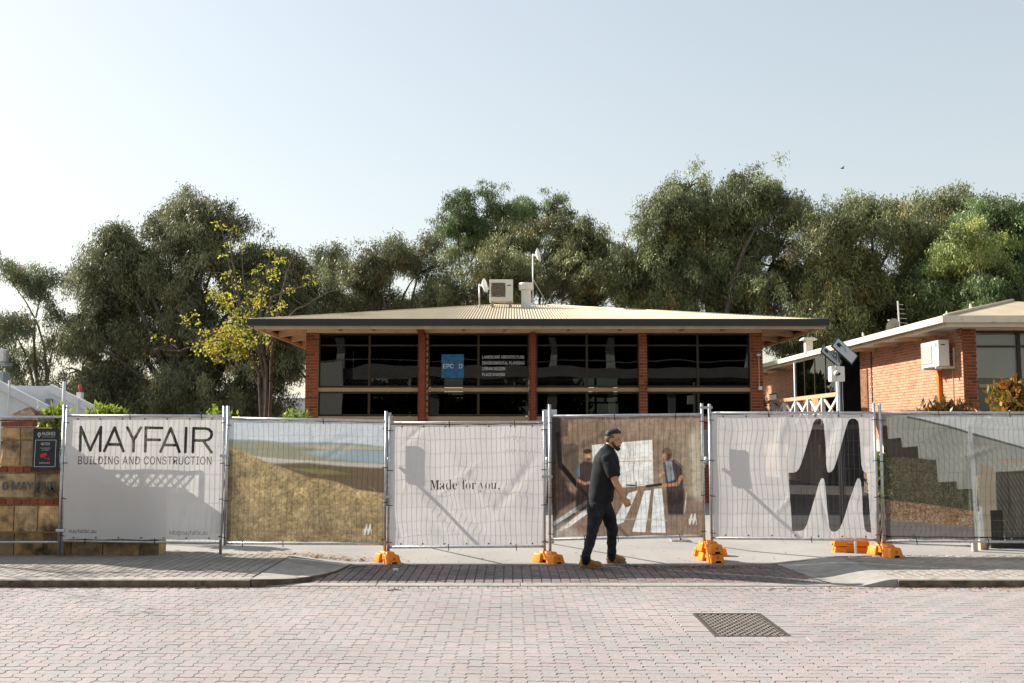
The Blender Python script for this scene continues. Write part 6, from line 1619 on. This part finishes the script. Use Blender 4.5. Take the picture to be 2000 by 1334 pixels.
je.cone(hipf, .112, Q(1191, 1012, .11), .096); je.cone(Q(1191, 1012, .11), .096, kf, .072); je.cone(kf, .070, G(1194.5, 1062, .19), .062)
je.tube([kf, G(1194.5, 1062, .19), G(1194, 1080, .23), G(1194, 1089.5, FY)], [.068, .062, .056, .058], 18)
remesh('jeans', je, m_jean, man, .0085, .0030, 19, 8, iters=3)
def boot(an, toe_px, heel_px, foot_y, name='boot'):
    x0, x1 = at(heel_px, 1105, foot_y).x, at(toe_px, 1105, foot_y).x; y = foot_y; L = x1-x0
    bt = MB(); bt.tube([(x0+.085, y, ZG+.17), (x0+.082, y, ZG+.10), (x0+.085, y, ZG+.03)], [.062, .060, .066], 18)
    bt.ball((x0+.075, y, ZG+.055), .072, .046, .055); bt.cone((x0+.10, y, ZG+.085), .055, (x0+.19, y-.005, ZG+.058), .046); bt.ball((x1-.085, y-.005, ZG+.052), .078, .050, .042); bt.cone((x0+.18, y, ZG+.05), .046, (x1-.07, y-.005, ZG+.05), .046)
    bt.box(x0+.03, x1-.05, y-.04, y+.035, ZG+.02, ZG+.06)
    o = remesh(name, bt, m_boot, man, .006, .0008, 22, 5, iters=3)
    so = MB(); prof = [(x0+.005, 0), (x0+.02, -.036), (x0+.09, -.042), (x0+.16, -.038), (x1-.09, -.052), (x1-.03, -.044), (x1, 0), (x1-.03, .04), (x1-.09, .05), (x0+.16, .036), (x0+.09, .042), (x0+.02, .036)]
    so.prism([(x, y+d_) for x, d_ in prof], ZG, ZG+.026); so.build('sole', m_sole, o, bevel=.004)
boot(an, 1177, 1130, YM+NY); boot(af, 1224, 1183.5, YM+FY)
hr = MB(); hr.ball(Q(1190.3, 849), .062, .069, .054); hr.ball(Q(1194, 846.4), .076, .073, .056); hr.ball(Q(1198, 844.8), .083, .072, .053); hr.cone(Q(1203, 841.2), .036, Q(1209, 844.2), .027); hr.cone(Q(1188, 851), .045, Q(1190, 856), .040)
remesh('hair', hr, m_hair, man, .006, .0006, 40, 4, iters=4)
gh = MB()
gh.ball(Q(1190.5, 857), .068, .0775, .066); gh.ball(Q(1195, 853), .078, .0800, .055)
remesh('cropped_sides', gh, m_grey, man, .006, iters=2)
be = MB(); be.ball(Q(1206.5, 876.2), .036, .044, .033); be.ball(Q(1204, 873), .045, .056, .030); be.ball(Q(1211, 869.6), .013, .032, .0085)
for s_ in (-1, 1): be.cone(Q(1194.5, 864, .066*s_), .012, Q(1202, 873.5, .050*s_), .020)
remesh('beard', be, m_beard, man, .005, .001, 60, 6, iters=2)
for s_ in (-1, 1):
    MB().ball(Q(1208.2, 858.6, .030*s_), .010, .013, .009).build('eye', m_eye, man, smooth=True)
    MB().cone(Q(1209.2, 854.6, .016*s_), .005, Q(1207.0, 854.2, .044*s_), .004, 8).build('eyebrow', m_hair, man, smooth=True)
for fx_, fy_ in ((1142.5, YM+NY), (1193.5, YM+FY)):
    q = at(fx_, 1100, fy_); MB().add([(q.x-.018, fy_-.0655, ZG+.155), (q.x+.026, fy_-.0655, ZG+.155), (q.x+.016, fy_-.060, ZG+.085), (q.x-.008, fy_-.060, ZG+.085)], [(0, 3, 2, 1)]).build('boot_gusset', m_sole, man)
def surf(o, px, py):
    inv = o.matrix_world.inverted(); o0 = Vector((0, 0, CAM_H))
    hit, loc, nor, idx = o.ray_cast(inv @ o0, ray(px, py).normalized())
    return (o.matrix_world @ loc, nor) if hit else (None, None)
bpy.context.view_layer.update()
pts = [surf(shirt, x, y) for x, y in ((1169.8, 877.6), (1173.2, 879.6), (1172.8, 881.2), (1169.4, 879.2))]
if all(p[0] is not None for p in pts):
    MB().add([p[0]+p[1]*.004 for p in pts], [(0, 1, 2, 3)]).build('shirt_mark', m_white, man)

# ================================================================ SMALL THINGS
# leaf litter and twigs along the kerbs and the edge of the driveway
rl = np.random.default_rng(91); V, F, T = [], [], []
def bits(n, fx, L, Wd, col):
    for k in range(n):
        x, y, z = fx(); a = rl.random()*6.28; l, w = L*(.4+rl.random()), Wd*(.5+rl.random())
        d = np.array([math.cos(a), math.sin(a), .15*rl.normal()]); p = np.array([-math.sin(a), math.cos(a), .25*rl.normal()]); c = np.array([x, y, z+.004+.006*rl.random()])
        i = len(V)*4; V.append(np.stack([c-d*l/2, c+p*w/2, c+d*l/2, c-p*w/2])); F.append([i, i+1, i+2, i+3]); t = .5+1.0*rl.random(); T.append([t*col[0], t*col[1], t*col[2]])
def gutter():
    x = -7.5+15*rl.random(); return x, 11.77-abs(rl.normal())*.10, ZR
def gutR():
    x = 2.6+5*rl.random(); return x, 11.74-abs(rl.normal())*.16, ZR
def strip():
    x = -2.2+6*rl.random(); return x, 13.70-abs(rl.normal())*.10, -.086
def pile():
    x = -2.6+rl.normal()*.55; y = max(13.9, 14.05+abs(rl.normal())*.22); return x, y, ground_z(x, y)+.003
def pile2():
    x = 2.5+rl.normal()*.5; return x, 13.55-abs(rl.normal())*.16, -.086
def dr():
    x = -4+11*rl.random(); y = yb(x)+.1+abs(rl.normal())*1.5; return x, y, ground_z(x, y)
def anyroad():
    x = -7+14*rl.random(); y = 7.5+4.2*rl.random(); return x, y, ZR
def pathl():
    x = -7.4+4.2*rl.random(); return x, 12+2.3*rl.random(), 0
bits(260, gutter, .05, .016, (1, .9, .7)); bits(260, gutR, .06, .02, (1.6, 1.3, .9)); bits(200, strip, .05, .016, (.7, .6, .5)); bits(420, pile, .055, .02, (1.5, 1.2, .9)); bits(260, pile2, .05, .02, (.9, .7, .5)); bits(120, dr, .05, .016, (1, .85, .7)); bits(60, anyroad, .035, .012, (1, .8, .6)); bits(40, pathl, .05, .015, (1.2, 1, .8))
V = np.concatenate(V); me = fastmesh('leaf_litter', V, F, m_litter, np.array(T)); o = link('leaf_litter', me); tag(o, 'fallen leaves and twigs along the kerb and driveway edge', 'leaf litter', kind='stuff')
def twig(label, px, py, z, ang, L):
    p = gnd(px, py, z); d = Vector((math.cos(ang), math.sin(ang), 0)); s_ = Vector((-d.y, d.x, 0))
    mb = MB().tube([p-d*L/2+Vector((0, 0, .006)), p+s_*L*.06+Vector((0, 0, .014)), p+d*L/2+Vector((0, 0, .007))], [.006, .007, .004], 5)
    tag(mb.build('twig', m_bark, None, smooth=True), label, 'twig')
twig('small curved dark twig on the road below the left kerb', 398, 1149, ZR, .6, .20)
twig('short twig on the road below the flush kerb in the middle', 771, 1154, ZR, .15, .16)
twig('thin twig lying on the crossing left of the orange foot', 698, 1109, ZG, .9, .32)
# scrap of paper on the crossing
p = gnd(773, 1114, ZG); tag(MB().box(p.x-.035, p.x+.03, p.y-.03, p.y+.03, ZG+.001, ZG+.022).build('paper_scrap', m_white, None), 'crumpled white paper scrap on the shaded crossing', 'litter')
# bird high in the sky
p = at(1645, 329, 60); bt = thing('flying_bird', 'tiny dark bird flying high above the right hand trees', 'bird', p)
MB().tube([p+Vector((-.11, 0, .0)), p+Vector((-.05, 0, .01)), p+Vector((.06, 0, .01)), p+Vector((.13, 0, 0))], [.01, .035, .035, .008], 8).build('body', m_black, bt, smooth=True)
for s_ in (-1, 1): MB().add([p+Vector((-.05, 0, .02)), p+Vector((.05, 0, .02)), p+Vector((.0, s_*.18, .09)), p+Vector((.06, s_*.30, .05))], [(0, 1, 3, 2)]).build('wing', m_black, bt)
